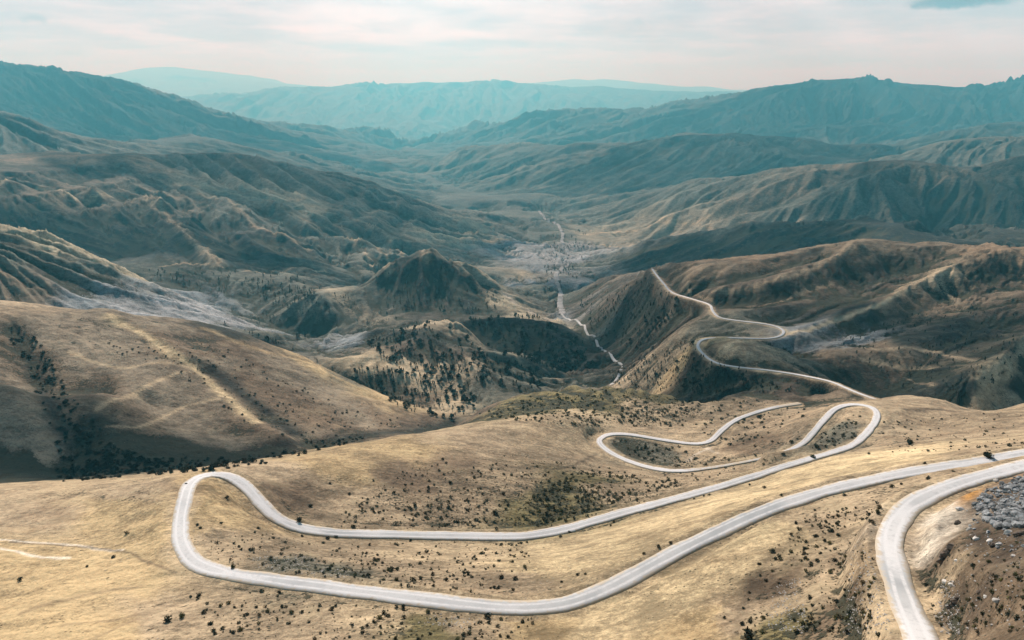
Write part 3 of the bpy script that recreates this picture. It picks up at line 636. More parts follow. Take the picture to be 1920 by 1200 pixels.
# goat paths, terraces, road verges; also lit crests and shaded ravine painted in   (points, half-width m, cover, strength)
BARE_AND_SHADE = [
 ([(430,375),(500,430),(580,470)], 8, 'tan', .7), ([(520,385),(600,430),(680,470),(730,510)], 8, 'tan', .7), ([(575,390),(650,440),(730,490)], 7, 'tan', .6), ([(660,410),(730,450),(800,490)], 7, 'tan', .6), ([(20,300),(120,291),(230,292),(270,300)], 22, 'rust', .8),
 ([(1800,945),(1822,925),(1842,908)], 1.6, 'ochre', .8), ([(1712,1045),(1716,1010),(1735,985),(1760,962)], 3.5, 'chalk', .9),
 ([(40,1150),(150,1118),(260,1100)], 1.2, 'brown', .5), ([(120,1172),(230,1160),(330,1135)], 1.0, 'brown', .45), ([(0,980),(90,955),(150,925)], .8, 'brown', .5), ([(180,1195),(260,1160)], .8, 'brown', .5), ([(1380,1190),(1400,1120),(1440,1050),(1500,1000)], 1.4, 'umber', .5),
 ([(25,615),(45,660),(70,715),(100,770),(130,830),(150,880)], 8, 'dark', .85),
 ([(230,600),(290,640),(350,672)], 5, 'umber', .6),
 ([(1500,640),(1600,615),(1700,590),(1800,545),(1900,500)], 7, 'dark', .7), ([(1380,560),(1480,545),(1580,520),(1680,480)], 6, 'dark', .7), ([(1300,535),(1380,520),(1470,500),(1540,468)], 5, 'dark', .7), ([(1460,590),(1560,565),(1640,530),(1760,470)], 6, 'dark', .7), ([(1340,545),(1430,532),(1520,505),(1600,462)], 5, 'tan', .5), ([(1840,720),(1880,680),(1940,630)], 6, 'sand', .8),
 ([(205,592),(260,622),(320,662),(370,695),(420,740),(480,790)], 4.6, 'straw', 1.0),
 ([(370,700),(330,700),(250,740),(180,770)], 2.4, 'sand', .85), ([(120,885),(300,868),(450,858),(600,838),(720,812),(850,787)], 10, 'dark', .9), ([(420,745),(330,770),(260,800),(200,800)], 2.0, 'sand', .7),  # dark strip: scrub at the ravine foot, with the shade there painted in
 ([(360,690),(300,680),(230,690),(130,660)], 2.0, 'sand', .75),
 ([(380,615),(440,640),(500,660),(560,675),(640,712),(720,750)], 4, 'gold', .7),
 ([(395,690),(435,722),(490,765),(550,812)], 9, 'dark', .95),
 ([(0,1012),(60,1017),(130,1022),(190,1030),(230,1031)], 0.6, 'chalk', 1.0),
 ([(0,1028),(60,1042),(100,1046),(130,1046)], 0.65, 'chalk', 1.0),
 ([(20,1016),(120,1024),(240,1036),(270,1052),(330,1075)], 0.6, 'umber', .7),  # dark edge beside the paths, relief shade painted on the ground
 ([(1480,626),(1560,603),(1640,575),(1700,545)], 3, 'sand', .9),
 ([(1385,575),(1420,575),(1480,560),(1560,530)], 4, 'tan', .6),
 ([(1580,650),(1650,655),(1750,660),(1830,675)], 3, 'tan', .8),
 ([(1620,675),(1700,690),(1750,690)], 4, 'sand', .6),
 ([(1700,710),(1750,722)], 2.5, 'tan', .7),
 ([(1340,570),(1310,555),(1290,540)], 1.5, 'sand', .8),
 ([(270,372),(320,415),(370,460),(415,498)], 12, 'tan', .8),
 ([(0,346),(80,356),(140,372)], 9, 'sand', .9),
 ([(120,365),(200,365),(250,375)], 8, 'sand', .7),
 ([(330,345),(420,358),(520,372),(560,375)], 9, 'sand', .8),
 ([(300,500),(360,496),(400,500)], 5, 'sand', .7),
 ([(460,508),(540,505),(610,508)], 5, 'sand', .7),
 ([(950,555),(990,580),(1030,600)], 9, 'pale', .8),
 ([(800,601),(870,620),(920,650),(970,670),(1050,712)], 4, 'tan', .7),  # lit rim of the arched hill, painted pale
 ([(650,690),(720,688),(800,690),(870,692)], 5, 'sand', .7),
 ([(780,432),(850,445),(930,452),(990,456)], 16, 'sand', .8),
 ([(1090,440),(1180,432),(1260,418),(1340,410)], 16, 'sand', .7),
 ([(1120,456),(1180,461),(1250,441),(1330,426),(1400,415),(1500,412)], 10, 'tan', .6),
 ([(1390,760),(1330,790),(1260,820)], 1.5, 'sand', .6),
 ([(1330,840),(1300,855),(1290,865)], 1.4, 'pale', .7),
 ([(1320,840),(1345,850)], 1.2, 'pale', .6),
 ([(1380,800),(1340,850),(1320,865)], 1.0, 'sand', .6),
 ([(0,325),(100,322),(200,322),(240,325)], 10, 'dark', .8),
 ([(700,870),(760,868)], 1.2, 'umber', .6), ([(830,904),(900,912),(930,916)], 1.4, 'umber', .7),
 ([(960,875),(1040,880),(1080,870),(1120,850)], 1.2, 'umber', .6), ([(1700,768),(1760,768),(1800,772)], 3, 'umber', .8),
]
for pts, w, nm, k in BARE_AND_SHADE:
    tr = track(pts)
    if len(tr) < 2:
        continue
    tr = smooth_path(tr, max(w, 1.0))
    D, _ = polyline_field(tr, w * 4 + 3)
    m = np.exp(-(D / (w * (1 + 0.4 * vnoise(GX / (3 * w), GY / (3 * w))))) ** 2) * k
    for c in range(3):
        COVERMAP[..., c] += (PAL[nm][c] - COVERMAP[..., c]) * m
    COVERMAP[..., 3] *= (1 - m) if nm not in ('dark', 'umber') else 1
vn = 0.5 + 0.5 * np.clip(fbm(GX / 9, GY / 9, 3) * 2.2, -1, 1)
verge = (1 - sstep(0.2, 1.0 + 5.5 * vn, road_D)) * (0.45 + 0.4 * vn)
for c in range(3):
    COVERMAP[..., c] += (PAL['sand'][c] - COVERMAP[..., c]) * verge
COVERMAP[..., 3] *= 1 - sstep(0, 1, verge)
# vegetation gathers in hollows; crests lightened, part bare earth, part painted light
def blur(G, r):
    k = np.ones(2 * r + 1, np.float32) / (2 * r + 1)
    for ax in (0, 1):
        G = np.moveaxis(G, ax, 0)
        c = np.cumsum(np.concatenate([np.repeat(G[:1], r + 1, 0), G, np.repeat(G[-1:], r, 0)], 0), 0, dtype=np.float64)
        G = np.moveaxis(((c[2 * r + 1:] - c[:-2 * r - 1]) / (2 * r + 1)).astype(np.float32), 0, ax)
    return G
En = Z / GY
hollow = np.clip((blur(En, max(2, int(9 * QUICK))) - En) / (0.0035), -1, 1)
COVERMAP[..., 3] = np.clip(COVERMAP[..., 3] * (1 + 0.75 * hollow), 0, 1)
crest_light = np.clip(-hollow, 0, 1) * sstep(350, 600, GY)
# wash lines: fine pale silt and dark growth follow the running water
fq = blur(FLOW, max(2, int(14 * QUICK)))
wash = np.clip((FLOW - fq) / (0.45 * fq + 0.02), -1, 1.6) * sstep(380, 700, GY) * (1 - sstep(9000, 16000, GY))
RIB_ = RIB * (1 - sstep(9000, 18000, GY))
COVERMAP[..., 3] = np.clip(COVERMAP[..., 3] * (1 + 0.55 * wash - 0.75 * RIB_), 0, 1)
COVERMAP[..., :3] *= (1 + 0.30 * np.clip(RIB_, 0, 1.3))[..., None]     # spur crests lightened: bare earth plus relief light put into the colour
COVERMAP[..., :3] *= (1 + 0.2 * crest_light)[..., None]
print('cover', round(time.time() - T0, 1))

# ------------------------------------------------------------------ material helpers
def new_mat(name):
    m = bpy.data.materials.new(name); m.use_nodes = True
    nt = m.node_tree
    for n in list(nt.nodes):
        nt.nodes.remove(n)
    out = nt.nodes.new('ShaderNodeOutputMaterial')
    return m, nt, out

class NT:
    def __init__(s, nt): s.nt = nt
    def node(s, t, **kw):
        n = s.nt.nodes.new(t)
        for k, v in kw.items():
            setattr(n, k, v)
        return n
    def link(s, a, b): s.nt.links.new(a, b)
    def val(s, sock, v):
        if hasattr(v, 'is_output') or isinstance(v, bpy.types.NodeSocket):
            s.link(v, sock)
        else:
            sock.default_value = v
    def math(s, op, a, b=0.0, c=None, clamp=False):
        n = s.node('ShaderNodeMath', operation=op, use_clamp=clamp)
        s.val(n.inputs[0], a); s.val(n.inputs[1], b)
        if c is not None: s.val(n.inputs[2], c)
        return n.outputs[0]
    def ramp(s, x, a, b, lo=0.0, hi=1.0):
        n = s.node('ShaderNodeMapRange', interpolation_type='SMOOTHSTEP')
        s.val(n.inputs[0], x); n.inputs[1].default_value = a; n.inputs[2].default_value = b
        n.inputs[3].default_value = lo; n.inputs[4].default_value = hi
        return n.outputs[0]
    def noise(s, vec, scale, detail=3.0, rough=0.55, dist=0.0):
        n = s.node('ShaderNodeTexNoise')
        s.link(vec, n.inputs['Vector']); n.inputs['Scale'].default_value = scale
        n.inputs['Detail'].default_value = detail; n.inputs['Roughness'].default_value = rough
        n.inputs['Distortion'].default_value = dist
        return n.outputs[0]
    def mix(s, f, a, b, blend='MIX'):
        n = s.node('ShaderNodeMix', data_type='RGBA', blend_type=blend)
        s.val(n.inputs[0], f)
        for sock, v in ((n.inputs[6], a), (n.inputs[7], b)):
            if isinstance(v, tuple): sock.default_value = (*v, 1) if len(v) == 3 else v
            else: s.link(v, sock)
        return n.outputs[2]

def terrain_material():
    m, nt, out = new_mat('dry_hillside')
    N = NT(nt)
    geo = N.node('ShaderNodeNewGeometry')
    pos = geo.outputs['Position']
    cov = N.node('ShaderNodeAttribute', attribute_name='cover')
    base, scrub = cov.outputs['Color'], cov.outputs['Alpha']
    # broad and fine tone changes of dry grass
    n1 = N.noise(pos, 0.012, 4, 0.6)
    n2 = N.noise(pos, 0.09, 4, 0.62)
    n3 = N.noise(pos, 0.7, 4, 0.65)
    t = N.math('ADD', N.math('MULTIPLY', n1, 0.7), N.math('ADD', N.math('MULTIPLY', n2, 0.8), N.math('MULTIPLY', n3, 0.7)))
    n4 = N.noise(pos, 2.6, 3, 0.7)
    tv = N.node('ShaderNodeVectorMath', operation='MULTIPLY'); N.link(pos, tv.inputs[0]); tv.inputs[1].default_value = (0.035, 0.19, 0.42)
    n5 = N.noise(tv.outputs[0], 1.0, 4, 0.6, 0.8)
    n6 = N.noise(pos, 0.0035, 5, 0.65)
    t = N.math('ADD', t, N.math('ADD', N.math('MULTIPLY', N.math('SUBTRACT', n4, 0.5), 0.55), N.math('ADD', N.math('MULTIPLY', N.math('SUBTRACT', n5, 0.5), 0.55), N.math('MULTIPLY', N.math('SUBTRACT', n6, 0.5), 0.6))))
    gain = N.ramp(t, 0.80, 1.42, 0.42, 1.48)
    vm = N.node('ShaderNodeVectorMath', operation='SCALE')
    N.link(base, vm.inputs[0]); N.link(gain, vm.inputs['Scale'])
    col = vm.outputs[0]
    col = N.mix(N.ramp(n2, 0.52, 0.72, 0, 0.35), col, (.17, .15, .085))
    # scrub: clumps whose share follows the survey
    s1 = N.noise(pos, 0.010, 9, 0.72, 0.3)
    s2 = N.noise(pos, 0.22, 4, 0.7, 0.3)
    s3 = N.noise(pos, 0.8, 3, 0.6)
    sc = N.math('ADD', N.math('MULTIPLY', s1, 0.35), N.math('ADD', N.math('MULTIPLY', s2, 0.4), N.math('MULTIPLY', s3, 0.25)))
    thr = N.math('MULTIPLY_ADD', scrub, -0.30, 0.655)
    d = N.math('SUBTRACT', sc, thr)
    f = N.ramp(d, -0.02, 0.035)
    leaf = N.mix(n3, (.020, .024, .016), (.055, .056, .032))
    col = N.mix(N.math('MULTIPLY', f, 0.92), col, leaf)
    v2 = N.node('ShaderNodeTexVoronoi', feature='F1'); N.link(pos, v2.inputs['Vector']); v2.inputs['Scale'].default_value = 0.75
    rr = N.math('MULTIPLY', N.math('MULTIPLY_ADD', scrub, 0.75, 0.16), N.ramp(N.noise(pos, 0.06, 4, 0.65), 0.40, 0.66))
    speck = N.ramp(N.math('SUBTRACT', v2.outputs['Distance'], rr), 0.06, -0.06)
    col = N.mix(N.math('MULTIPLY', speck, 0.78), col, leaf)
    soil = N.ramp(N.noise(pos, 0.028, 6, 0.75), 0.50, 0.66, 0, 0.62)
    soilm = N.node('ShaderNodeVectorMath', operation='MULTIPLY'); N.link(col, soilm.inputs[0]); soilm.inputs[1].default_value = (.56, .52, .50)
    col = N.mix(soil, col, soilm.outputs[0])
    # stones
    v = N.node('ShaderNodeTexVoronoi', feature='F1'); N.link(pos, v.inputs['Vector']); v.inputs['Scale'].default_value = 0.55
    st = N.ramp(v.outputs['Distance'], 0.16, 0.10)
    stones = N.math('MULTIPLY', st, N.ramp(N.noise(pos, 0.05, 3, 0.6), 0.52, 0.66))
    col = N.mix(N.math('MULTIPLY', stones, 0.55), col, (.38, .36, .32))
    # relief
    b1 = N.node('ShaderNodeBump'); b1.inputs['Strength'].default_value = 0.8; b1.inputs['Distance'].default_value = 1.0
    hgt = N.math('ADD', N.math('MULTIPLY', n3, 0.45), N.math('ADD', N.math('MULTIPLY', n2, 2.2), N.math('MULTIPLY', f, 0.9)))
    hgt = N.math('ADD', hgt, N.math('MULTIPLY', N.noise(pos, 0.03, 5, 0.65), 5.0))
    hgt = N.math('ADD', hgt, N.math('ADD', N.math('MULTIPLY', stones, 0.25), N.math('ADD', N.math('MULTIPLY', n4, 0.22), N.math('MULTIPLY', speck, 0.35))))
    N.link(hgt, b1.inputs['Height'])
    bs = N.node('ShaderNodeBsdfPrincipled')
    N.link(col, bs.inputs['Base Color']); bs.inputs['Roughness'].default_value = 0.95
    bs.inputs['Specular IOR Level'].default_value = 0.15
    N.link(b1.outputs[0], bs.inputs['Normal'])
    N.link(bs.outputs[0], out.inputs['Surface'])
    return m

def road_material():
    m, nt, out = new_mat('worn_pale_road')
    N = NT(nt)
    pos = N.node('ShaderNodeNewGeometry').outputs['Position']
    at = N.node('ShaderNodeAttribute', attribute_name='across')     # -1 .. 1 over the road's width
    ac = N.math('ABSOLUTE', at.outputs['Fac'])
    n1 = N.noise(pos, 0.05, 4, 0.6); n2 = N.noise(pos, 0.6, 4, 0.65); n3 = N.noise(pos, 4.0, 3, 0.6)
    n0 = N.noise(pos, 0.013, 3, 0.55)
    col = N.mix(N.ramp(n0, 0.4, 0.62), (.31, .33, .33), (.57, .57, .55))
    col = N.mix(N.ramp(n1, 0.35, 0.65, 0, 0.5), col, (.60, .60, .575))
    col = N.mix(N.ramp(n2, 0.48, 0.68, 0, 0.6), col, (.36, .37, .365))
    wheel = N.ramp(N.math('ABSOLUTE', N.math('SUBTRACT', ac, 0.45)), 0.2, 0.05)
    col = N.mix(N.math('MULTIPLY', wheel, N.ramp(n2, 0.3, 0.6, 0.25, 0.7)), col, (.66, .66, .64))
    mid = N.ramp(ac, 0.2, 0.02)
    col = N.mix(N.math('MULTIPLY', mid, N.ramp(n1, 0.4, 0.6, 0.1, 0.55)), col, (.36, .355, .33))
    edge = N.ramp(N.math('ADD', ac, N.math('MULTIPLY', N.math('SUBTRACT', n2, 0.5), 1.0)), 0.66, 1.0)
    col = N.mix(N.math('MULTIPLY', edge, 0.9), col, (.44, .37, .26))
    col = N.mix(N.ramp(n3, 0.55, 0.75, 0, 0.3), col, (.30, .29, .27))
    b = N.node('ShaderNodeBump'); b.inputs['Strength'].default_value = 0.4; b.inputs['Distance'].default_value = 0.06
    N.link(N.math('ADD', n3, n2), b.inputs['Height'])
    bs = N.node('ShaderNodeBsdfPrincipled'); N.link(col, bs.inputs['Base Color']); bs.inputs['Roughness'].default_value = 0.9
    bs.inputs['Specular IOR Level'].default_value = 0.2
    N.link(b.outputs[0], bs.inputs['Normal']); N.link(bs.outputs[0], out.inputs['Surface'])
    return m

def mottled(name, a, b, scale, rough=0.9, translucent=0.0):
    m, nt, out = new_mat(name)
    N = NT(nt)
    pos = N.node('ShaderNodeNewGeometry').outputs['Position']
    oi = N.node('ShaderNodeObjectInfo')
    n = N.noise(pos, scale, 4, 0.65)
    col = N.mix(N.ramp(n, 0.3, 0.7), a, b)
    hs = N.node('ShaderNodeHueSaturation'); N.link(col, hs.inputs['Color'])
    N.link(N.ramp(oi.outputs['Random'], 0, 1, 0.65, 1.35), hs.inputs['Value'])
    bs = N.node('ShaderNodeBsdfPrincipled'); N.link(hs.outputs[0], bs.inputs['Base Color'])
    bs.inputs['Roughness'].default_value = rough; bs.inputs['Specular IOR Level'].default_value = 0.2
    bmp = N.node('ShaderNodeBump'); bmp.inputs['Strength'].default_value = 0.5; bmp.inputs['Distance'].default_value = 0.1
    N.link(n, bmp.inputs['Height']); N.link(bmp.outputs[0], bs.inputs['Normal'])
    N.link(bs.outputs[0], out.inputs['Surface'])
    return m

M_TER = terrain_material(); M_ROAD = road_material()

def mesh_from(name, verts, faces, mat, smooth=False):
    me = bpy.data.meshes.new(name)
    verts = np.asarray(verts, np.float32); faces = np.asarray(faces, np.int32)
    k = faces.shape[1]
    me.vertices.add(len(verts)); me.vertices.foreach_set('co', verts.ravel())
    me.loops.add(faces.size); me.loops.foreach_set('vertex_index', faces.ravel())
    me.polygons.add(len(faces)); me.polygons.foreach_set('loop_start', np.arange(0, faces.size, k, dtype=np.int32))
    me.polygons.foreach_set('loop_total', np.full(len(faces), k, np.int32))
    me.update(calc_edges=True)
    me.polygons.foreach_set('use_smooth', np.full(len(faces), smooth))
    me.materials.append(mat)
    return me

def link(name, me, kind=None, label=None, cat=None, group=None, parent=None, loc=None):
    o = bpy.data.objects.new(name, me); COL.objects.link(o)
    if loc is not None: o.location = loc
    if kind: o['kind'] = kind
    if label: o['label'] = label
    if cat: o['category'] = cat
    if group: o['group'] = group
    if parent: o.parent = parent
    return o

# ------------------------------------------------------------------ terrain sheet
V = np.stack([GX, GY, Z], -1).reshape(-1, 3)
idx = np.arange(NS * NU, dtype=np.int32).reshape(NS, NU)
Fq = np.stack([idx[:-1, :-1], idx[:-1, 1:], idx[1:, 1:], idx[1:, :-1]], -1).reshape(-1, 4)
me = mesh_from('terrain', V, Fq, M_TER, True)
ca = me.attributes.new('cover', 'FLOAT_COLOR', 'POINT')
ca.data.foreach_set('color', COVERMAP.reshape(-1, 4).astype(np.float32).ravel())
link('terrain', me, 'structure', 'dry golden brown mountain terrain with eroded slopes around a deep valley', 'terrain')
print('terrain', round(time.time() - T0, 1))

# ------------------------------------------------------------------ roads
def ribbon(name, p, hw, mat, lift, label, seed=0, kind='structure', cat='road', fade=False):
    n = len(p)
    t = np.gradient(p[:, :2], axis=0); t /= np.linalg.norm(t, axis=1)[:, None] + 1e-9
    nrm = np.stack([t[:, 1], -t[:, 0]], 1)
    ks = np.array([-1.12, -1.0, -0.6, -0.2, 0.2, 0.6, 1.0, 1.12])
    arc = np.r_[0, np.cumsum(np.linalg.norm(np.diff(p[:, :2], axis=0), axis=1))]
    wl = hw * (1 + 0.22 * fbm(arc / 9 + seed, arc * 0 + 2)); wr = hw * (1 + 0.22 * fbm(arc / 9 + seed + 50, arc * 0 + 8))
    far_ = 1 - 0.22 * sstep(230, 420, p[:, 1])
    worn_ = P(1400, 866, d=197)
    far_ = far_ * (1 - 0.48 * np.exp(-(((p[:, 0] - worn_[0]) ** 2 + (p[:, 1] - worn_[1]) ** 2) / 34.0 ** 2)))
    wl = wl * far_; wr = wr * far_
    rows = []
    for k in ks:
        w = np.where(k < 0, wl, wr)
        z = p[:, 2] + lift(p) + (0.06 * (1 - min(abs(k), 1) ** 2) if abs(k) <= 1 else -0.9 - lift(p))
        rows.append(np.stack([p[:, 0] + nrm[:, 0] * k * w, p[:, 1] + nrm[:, 1] * k * w, z], 1))
    Vr = np.stack(rows, 1).reshape(-1, 3)
    m = len(ks)
    i = np.arange(n * m).reshape(n, m)
    Fr = np.stack([i[:-1, :-1], i[:-1, 1:], i[1:, 1:], i[1:, :-1]], -1).reshape(-1, 4)
    me = mesh_from(name, Vr, Fr, mat, True)
    a = me.attributes.new('across', 'FLOAT', 'POINT')
    # dirt takes the road over where it is little used and where it peters out
    if kind == 'structure' and cat == 'road':
        e1 = P(1500, 757, d=231); e2 = P(1650, 752, d=226)
        dq = lambda q, r_: np.exp(-((p[:, 0] - q[0]) ** 2 + (p[:, 1] - q[1]) ** 2) / r_ ** 2)
        dirt = np.clip(0.62 * dq(worn_, 42.0) + 1.0 * dq(e1, 34.0) + 0.7 * dq(e2, 14.0) + 0.30 * np.clip(fbm(arc / 28 + seed * 3, arc * 0 + 1) * 2.2, 0, 1), 0, 1)
    else:
        dirt = np.zeros(n)
    kk = np.abs(np.clip(ks, -1, 1))
    a.data.foreach_set('value', (kk[None, :] + (1 - kk)[None, :] * dirt[:, None]).astype(np.float32).ravel())
    return link(name, me, kind, label, cat)
lift = lambda p: 0.10 + 0.0007 * p[:, 1]
ribbon('road', ROADS['a'][0], ROADS['a'][1], M_ROAD, lift, 'pale gravel road curving round the stony bank with the grey scree')
ribbon('road', ROADS['b'][0], ROADS['b'][1], M_ROAD, lift, 'pale gravel road winding in hairpin bends down the golden slope', 9)
ribbon('road', ROADS['c'][0], ROADS['c'][1], M_ROAD, lift, 'distant pale road zigzagging up the foot of the brown hill', 21)

# stream bed
M_STREAM = mottled('pale_stream_bed', (.20, .21, .195), (.42, .42, .395), 0.03)
def drape(pts, step, up):
    tr = track(pts); p = smooth_path(tr, step)
    for q in p: q[2] = ground_z(q[0], q[1]) + up
    return p
def bed(line, step, up):
    p = smooth_path([P(*q) for q in line], step)
    p[:, 0] += fbm(p[:, 1] / 90, p[:, 1] * 0 + 4) * 7
    for q in p: q[2] = ground_z(q[0], q[1]) + up
    p[1:-1, 2] = (p[:-2, 2] + p[1:-1, 2] + p[2:, 2]) / 3
    return p
for line, hw in (([(1140,722,790),(1165,682,870),(1165,672,900),(1140,650,980),(1110,620,1140),(1095,602,1230),(1072,590,1320),(1052,582,1400)], 2.3), ([(1052,582,1400),(1050,550,1700),(1045,510,2050),(1072,475,2450),(1055,455,2800),(1050,430,3250),(1010,400,3900)], 8.0)):
    p = bed(line, 8, 0.4)
    if len(p) > 3:
        ribbon('stream', p, hw, M_STREAM, lambda q: 0.3 + 0.0007 * q[:, 1], 'pale stream bed winding along the bottom of the valley', 33, 'structure', 'stream')

#OBJECTS_BEGIN
# ------------------------------------------------------------------ shrubs, trees, stones
M_SHRUB = mottled('dark_shrub_leaves', (.022, .026, .015), (.058, .060, .030), 1.1)
M_DRY = mottled('dry_shrub_leaves', (.075, .058, .030), (.135, .105, .052), 1.1)
M_OLIVE = mottled('olive_shrub_leaves', (.070, .072, .026), (.150, .135, .050), 1.1)
M_TREE = mottled('dark_tree_leaves', (.014, .022, .016), (.035, .044, .028), 0.5)
M_BARK = mottled('grey_brown_bark', (.09, .07, .05), (.15, .12, .09), 3.0)
M_STONE = mottled('grey_stone', (.055, .06, .06), (.30, .315, .31), 1.1)
M_PALE = mottled('pale_stone', (.38, .36, .32), (.56, .54, .49), 1.4)
M_DARKROCK = mottled('dark_brown_rock', (.05, .04, .032), (.15, .12, .09), 0.9)

def leaf_cloud(n, lumps, size, r):
    """leaf-sized quads spread through a few lobes; lumps: (cx, cy, cz, rx, ry, rz)"""
    vs, fs = [], []
    for k in range(n):
        c = lumps[r.integers(len(lumps))]
        d = r.normal(size=3); d /= np.linalg.norm(d)
        q = r.random() ** 0.45
        p = np.array([c[0] + d[0] * c[3] * q, c[1] + d[1] * c[4] * q, max(0.02, c[2] + d[2] * c[5] * q)])
        a = r.normal(size=3); a /= np.linalg.norm(a)
        b = np.cross(a, r.normal(size=3)); b /= np.linalg.norm(b)
        s = size * (0.6 + 0.8 * r.random())
        i = len(vs)
        vs += [p - a * s - b * s * .6, p + a * s * .8 - b * s * .7, p + a * s + b * s * .6, p - a * s * .7 + b * s * .7]
        fs.append((i, i + 1, i + 2, i + 3))
    return vs, fs

def stems(r, n, h, w):
    vs, fs = [], []
    for k in range(n):
        a = r.random() * 6.28; lean = 0.15 + 0.5 * r.random()
        tip = np.array([math.cos(a) * lean * h, math.sin(a) * lean * h, h * (0.7 + .3 * r.random())])
        base = np.array([math.cos(a) * .05, math.sin(a) * .05, -0.25])
        i = len(vs)
        for j in range(4):
            t = j * math.pi / 2
            vs.append(base + np.array([math.cos(t) * w, math.sin(t) * w, 0]))
        for j in range(4):
            t = j * math.pi / 2
            vs.append(tip + np.array([math.cos(t) * w * .3, math.sin(t) * w * .3, 0]))
        for j in range(4):
            fs.append((i + j, i + (j + 1) % 4, i + 4 + (j + 1) % 4, i + 4 + j))
    return vs, fs

def joined(name, a, mat_a, b, mat_b):
    vs = list(a[0]) + list(b[0]); n = len(a[0])
    fs = list(a[1]) + [tuple(i + n for i in f) for f in b[1]]
    me = mesh_from(name, vs, fs, mat_a); me.materials.append(mat_b)
    mi = np.zeros(len(fs), np.int32); mi[len(a[1]):] = 1
    me.polygons.foreach_set('material_index', mi)
    return me

def shrub_mesh(seed, mat, n=190):
    r = np.random.default_rng(seed)
    lumps = []
    for k in range(5):
        a = r.random() * 6.28; q = 0.45 * r.random()
        lumps.append((math.cos(a) * q, math.sin(a) * q, 0.28 + 0.3 * r.random(), .34 + .22 * r.random(), .34 + .22 * r.random(), .28 + .2 * r.random()))
    return joined('shrub', leaf_cloud(n, lumps, 0.085, r), mat, stems(r, 5, 0.6, 0.025), M_BARK)

def tree_mesh(seed, n=230):
    r = np.random.default_rng(seed)
    lumps = []
    for k in range(7):
        a = r.random() * 6.28; hgt = 0.28 + 0.62 * (k + r.random()) / 7; q = 0.24 * (1.1 - hgt) + .03
        w = 0.13 + 0.20 * (1.05 - hgt)
        lumps.append((math.cos(a) * q, math.sin(a) * q, hgt, w, w, .13 + .05 * r.random()))
    return joined('tree', leaf_cloud(n, lumps, 0.062, r), M_TREE, stems(r, 2, 0.55, 0.03), M_BARK)

def stone_shape(seed, sub=2):
    r = np.random.default_rng(seed)
    import bmesh
    bm = bmesh.new(); bmesh.ops.create_icosphere(bm, subdivisions=sub, radius=1.0)
    cuts = [(lambda d: d / np.linalg.norm(d))(r.normal(size=3)) for _ in range(9)]
    off = [0.55 + 0.35 * r.random() for _ in cuts]
    sc = np.array([1.0, 0.65 + .3 * r.random(), 0.5 + .25 * r.random()])
    vs = []
    for v in bm.verts:
        p = np.array(v.co)
        for c, o in zip(cuts, off):
            t = p @ c
            if t > o: p = p - c * (t - o)
        vs.append(p * sc * (1 + 0.05 * r.normal()))
    fs = [tuple(v.index for v in f.verts) for f in bm.faces]
    bm.free()
    return vs, fs

SHRUBS = [shrub_mesh(s, M_SHRUB) for s in range(4)]
DRY = [shrub_mesh(20 + s, M_DRY) for s in range(3)]
OLIVE = [shrub_mesh(40 + s, M_OLIVE) for s in range(3)]
BUSHES = [shrub_mesh(80 + s, M_TREE, 170) for s in range(4)]
TREES = [tree_mesh(60 + s) for s in range(4)]

def put(name, me, h, sc, label, cat, group, sz=None, sink=0.08):
    o = bpy.data.objects.new(name, me); COL.objects.link(o)
    o.location = (h[0], h[1], h[2] - sink * sc); o.rotation_euler = (0, 0, random.random() * 6.283)
    k = sc * (0.85 + 0.3 * random.random())
    o.scale = (k, sc * (0.85 + 0.3 * random.random()), (sz or sc) * (0.85 + 0.3 * random.random()))
    o['label'] = label; o['category'] = cat
    if group: o['group'] = group
    return o

def off_road(h, gap=0.9):
    """True where no road lies"""
    j = int((math.log(h[1]) - S0) / ds); i = int((h[0] / h[1] - U0) / du)
    return road_D[min(j, NS - 1), min(max(i, 0), NU - 1)] > gap

# one-of-a-kind shrubs: px, py, radius in photo pixels, label
KNOWN = [
 (1852,853,11,'dark leaning shrub at the far edge of the upper right road, largest there'),
 (940,1080,8,'tall dark bush, left of a pair on the grass inside the long road bend'),
 (967,1083,8,'squarish dark bush, right of a pair on the grass inside the long road bend'),
 (735,1064,7,'dark round bush alone on a pale grass patch left of the bush pair'),
 (563,972,9,'dark upright bush just above the road where it leaves the hairpin'),
 (582,946,6,'low dark bush uphill from the upright bush by the hairpin'),
 (437,1061,8,'grey green round bush inside the hairpin near the bottom bend'),
 (315,1159,10,'long low dark bush on the golden slope below the hairpin'),
 (339,1153,8,'olive bush growing against the long low dark bush below the hairpin'),
 (383,1146,6,'small dark bush with a grey green patch below the hairpin bend'),
 (163,1061,4,'single tiny dark bush on the bare golden slope left of the hairpin'),
 (238,997,6,'flat brown bush on the open slope left of the hairpin'),
 (350,906,4,'small dark bush at the outer edge of the hairpin top'),
 (1448,1031,9,'largest dark bush along the dry gully right of the lower road'),
 (1528,1003,7,'dark bush on the crest of the pale rib right of the lower road'),
 (1403,1187,17,'wide dark thicket at the bottom edge below the dry gully'),
 (1582,926,6,'dark bush touching the near edge of the upper right road'),
 (1740,895,6,'dark bush in the grass wedge between the two right hand roads'),
 (1525,855,7,'dark bush beside the road end under the far loop'),
 (1423,780,6,'dark bush beside the faint upper end of the far loop road'),
 (1707,828,10,'dark flat bush on the pale slope right of the far road loop'),
 (915,1152,9,'dark bush hanging below the bank of the lowest road bend'),
 (1647,1187,8,'dark bush left of the curving road at the bottom edge'),
 (778,944,9,'dark double bush on the slope above the middle road leg'),
 (928,959,10,'dark ragged bush at the left end of the green scrub patch'),
]
n_shrub = 0
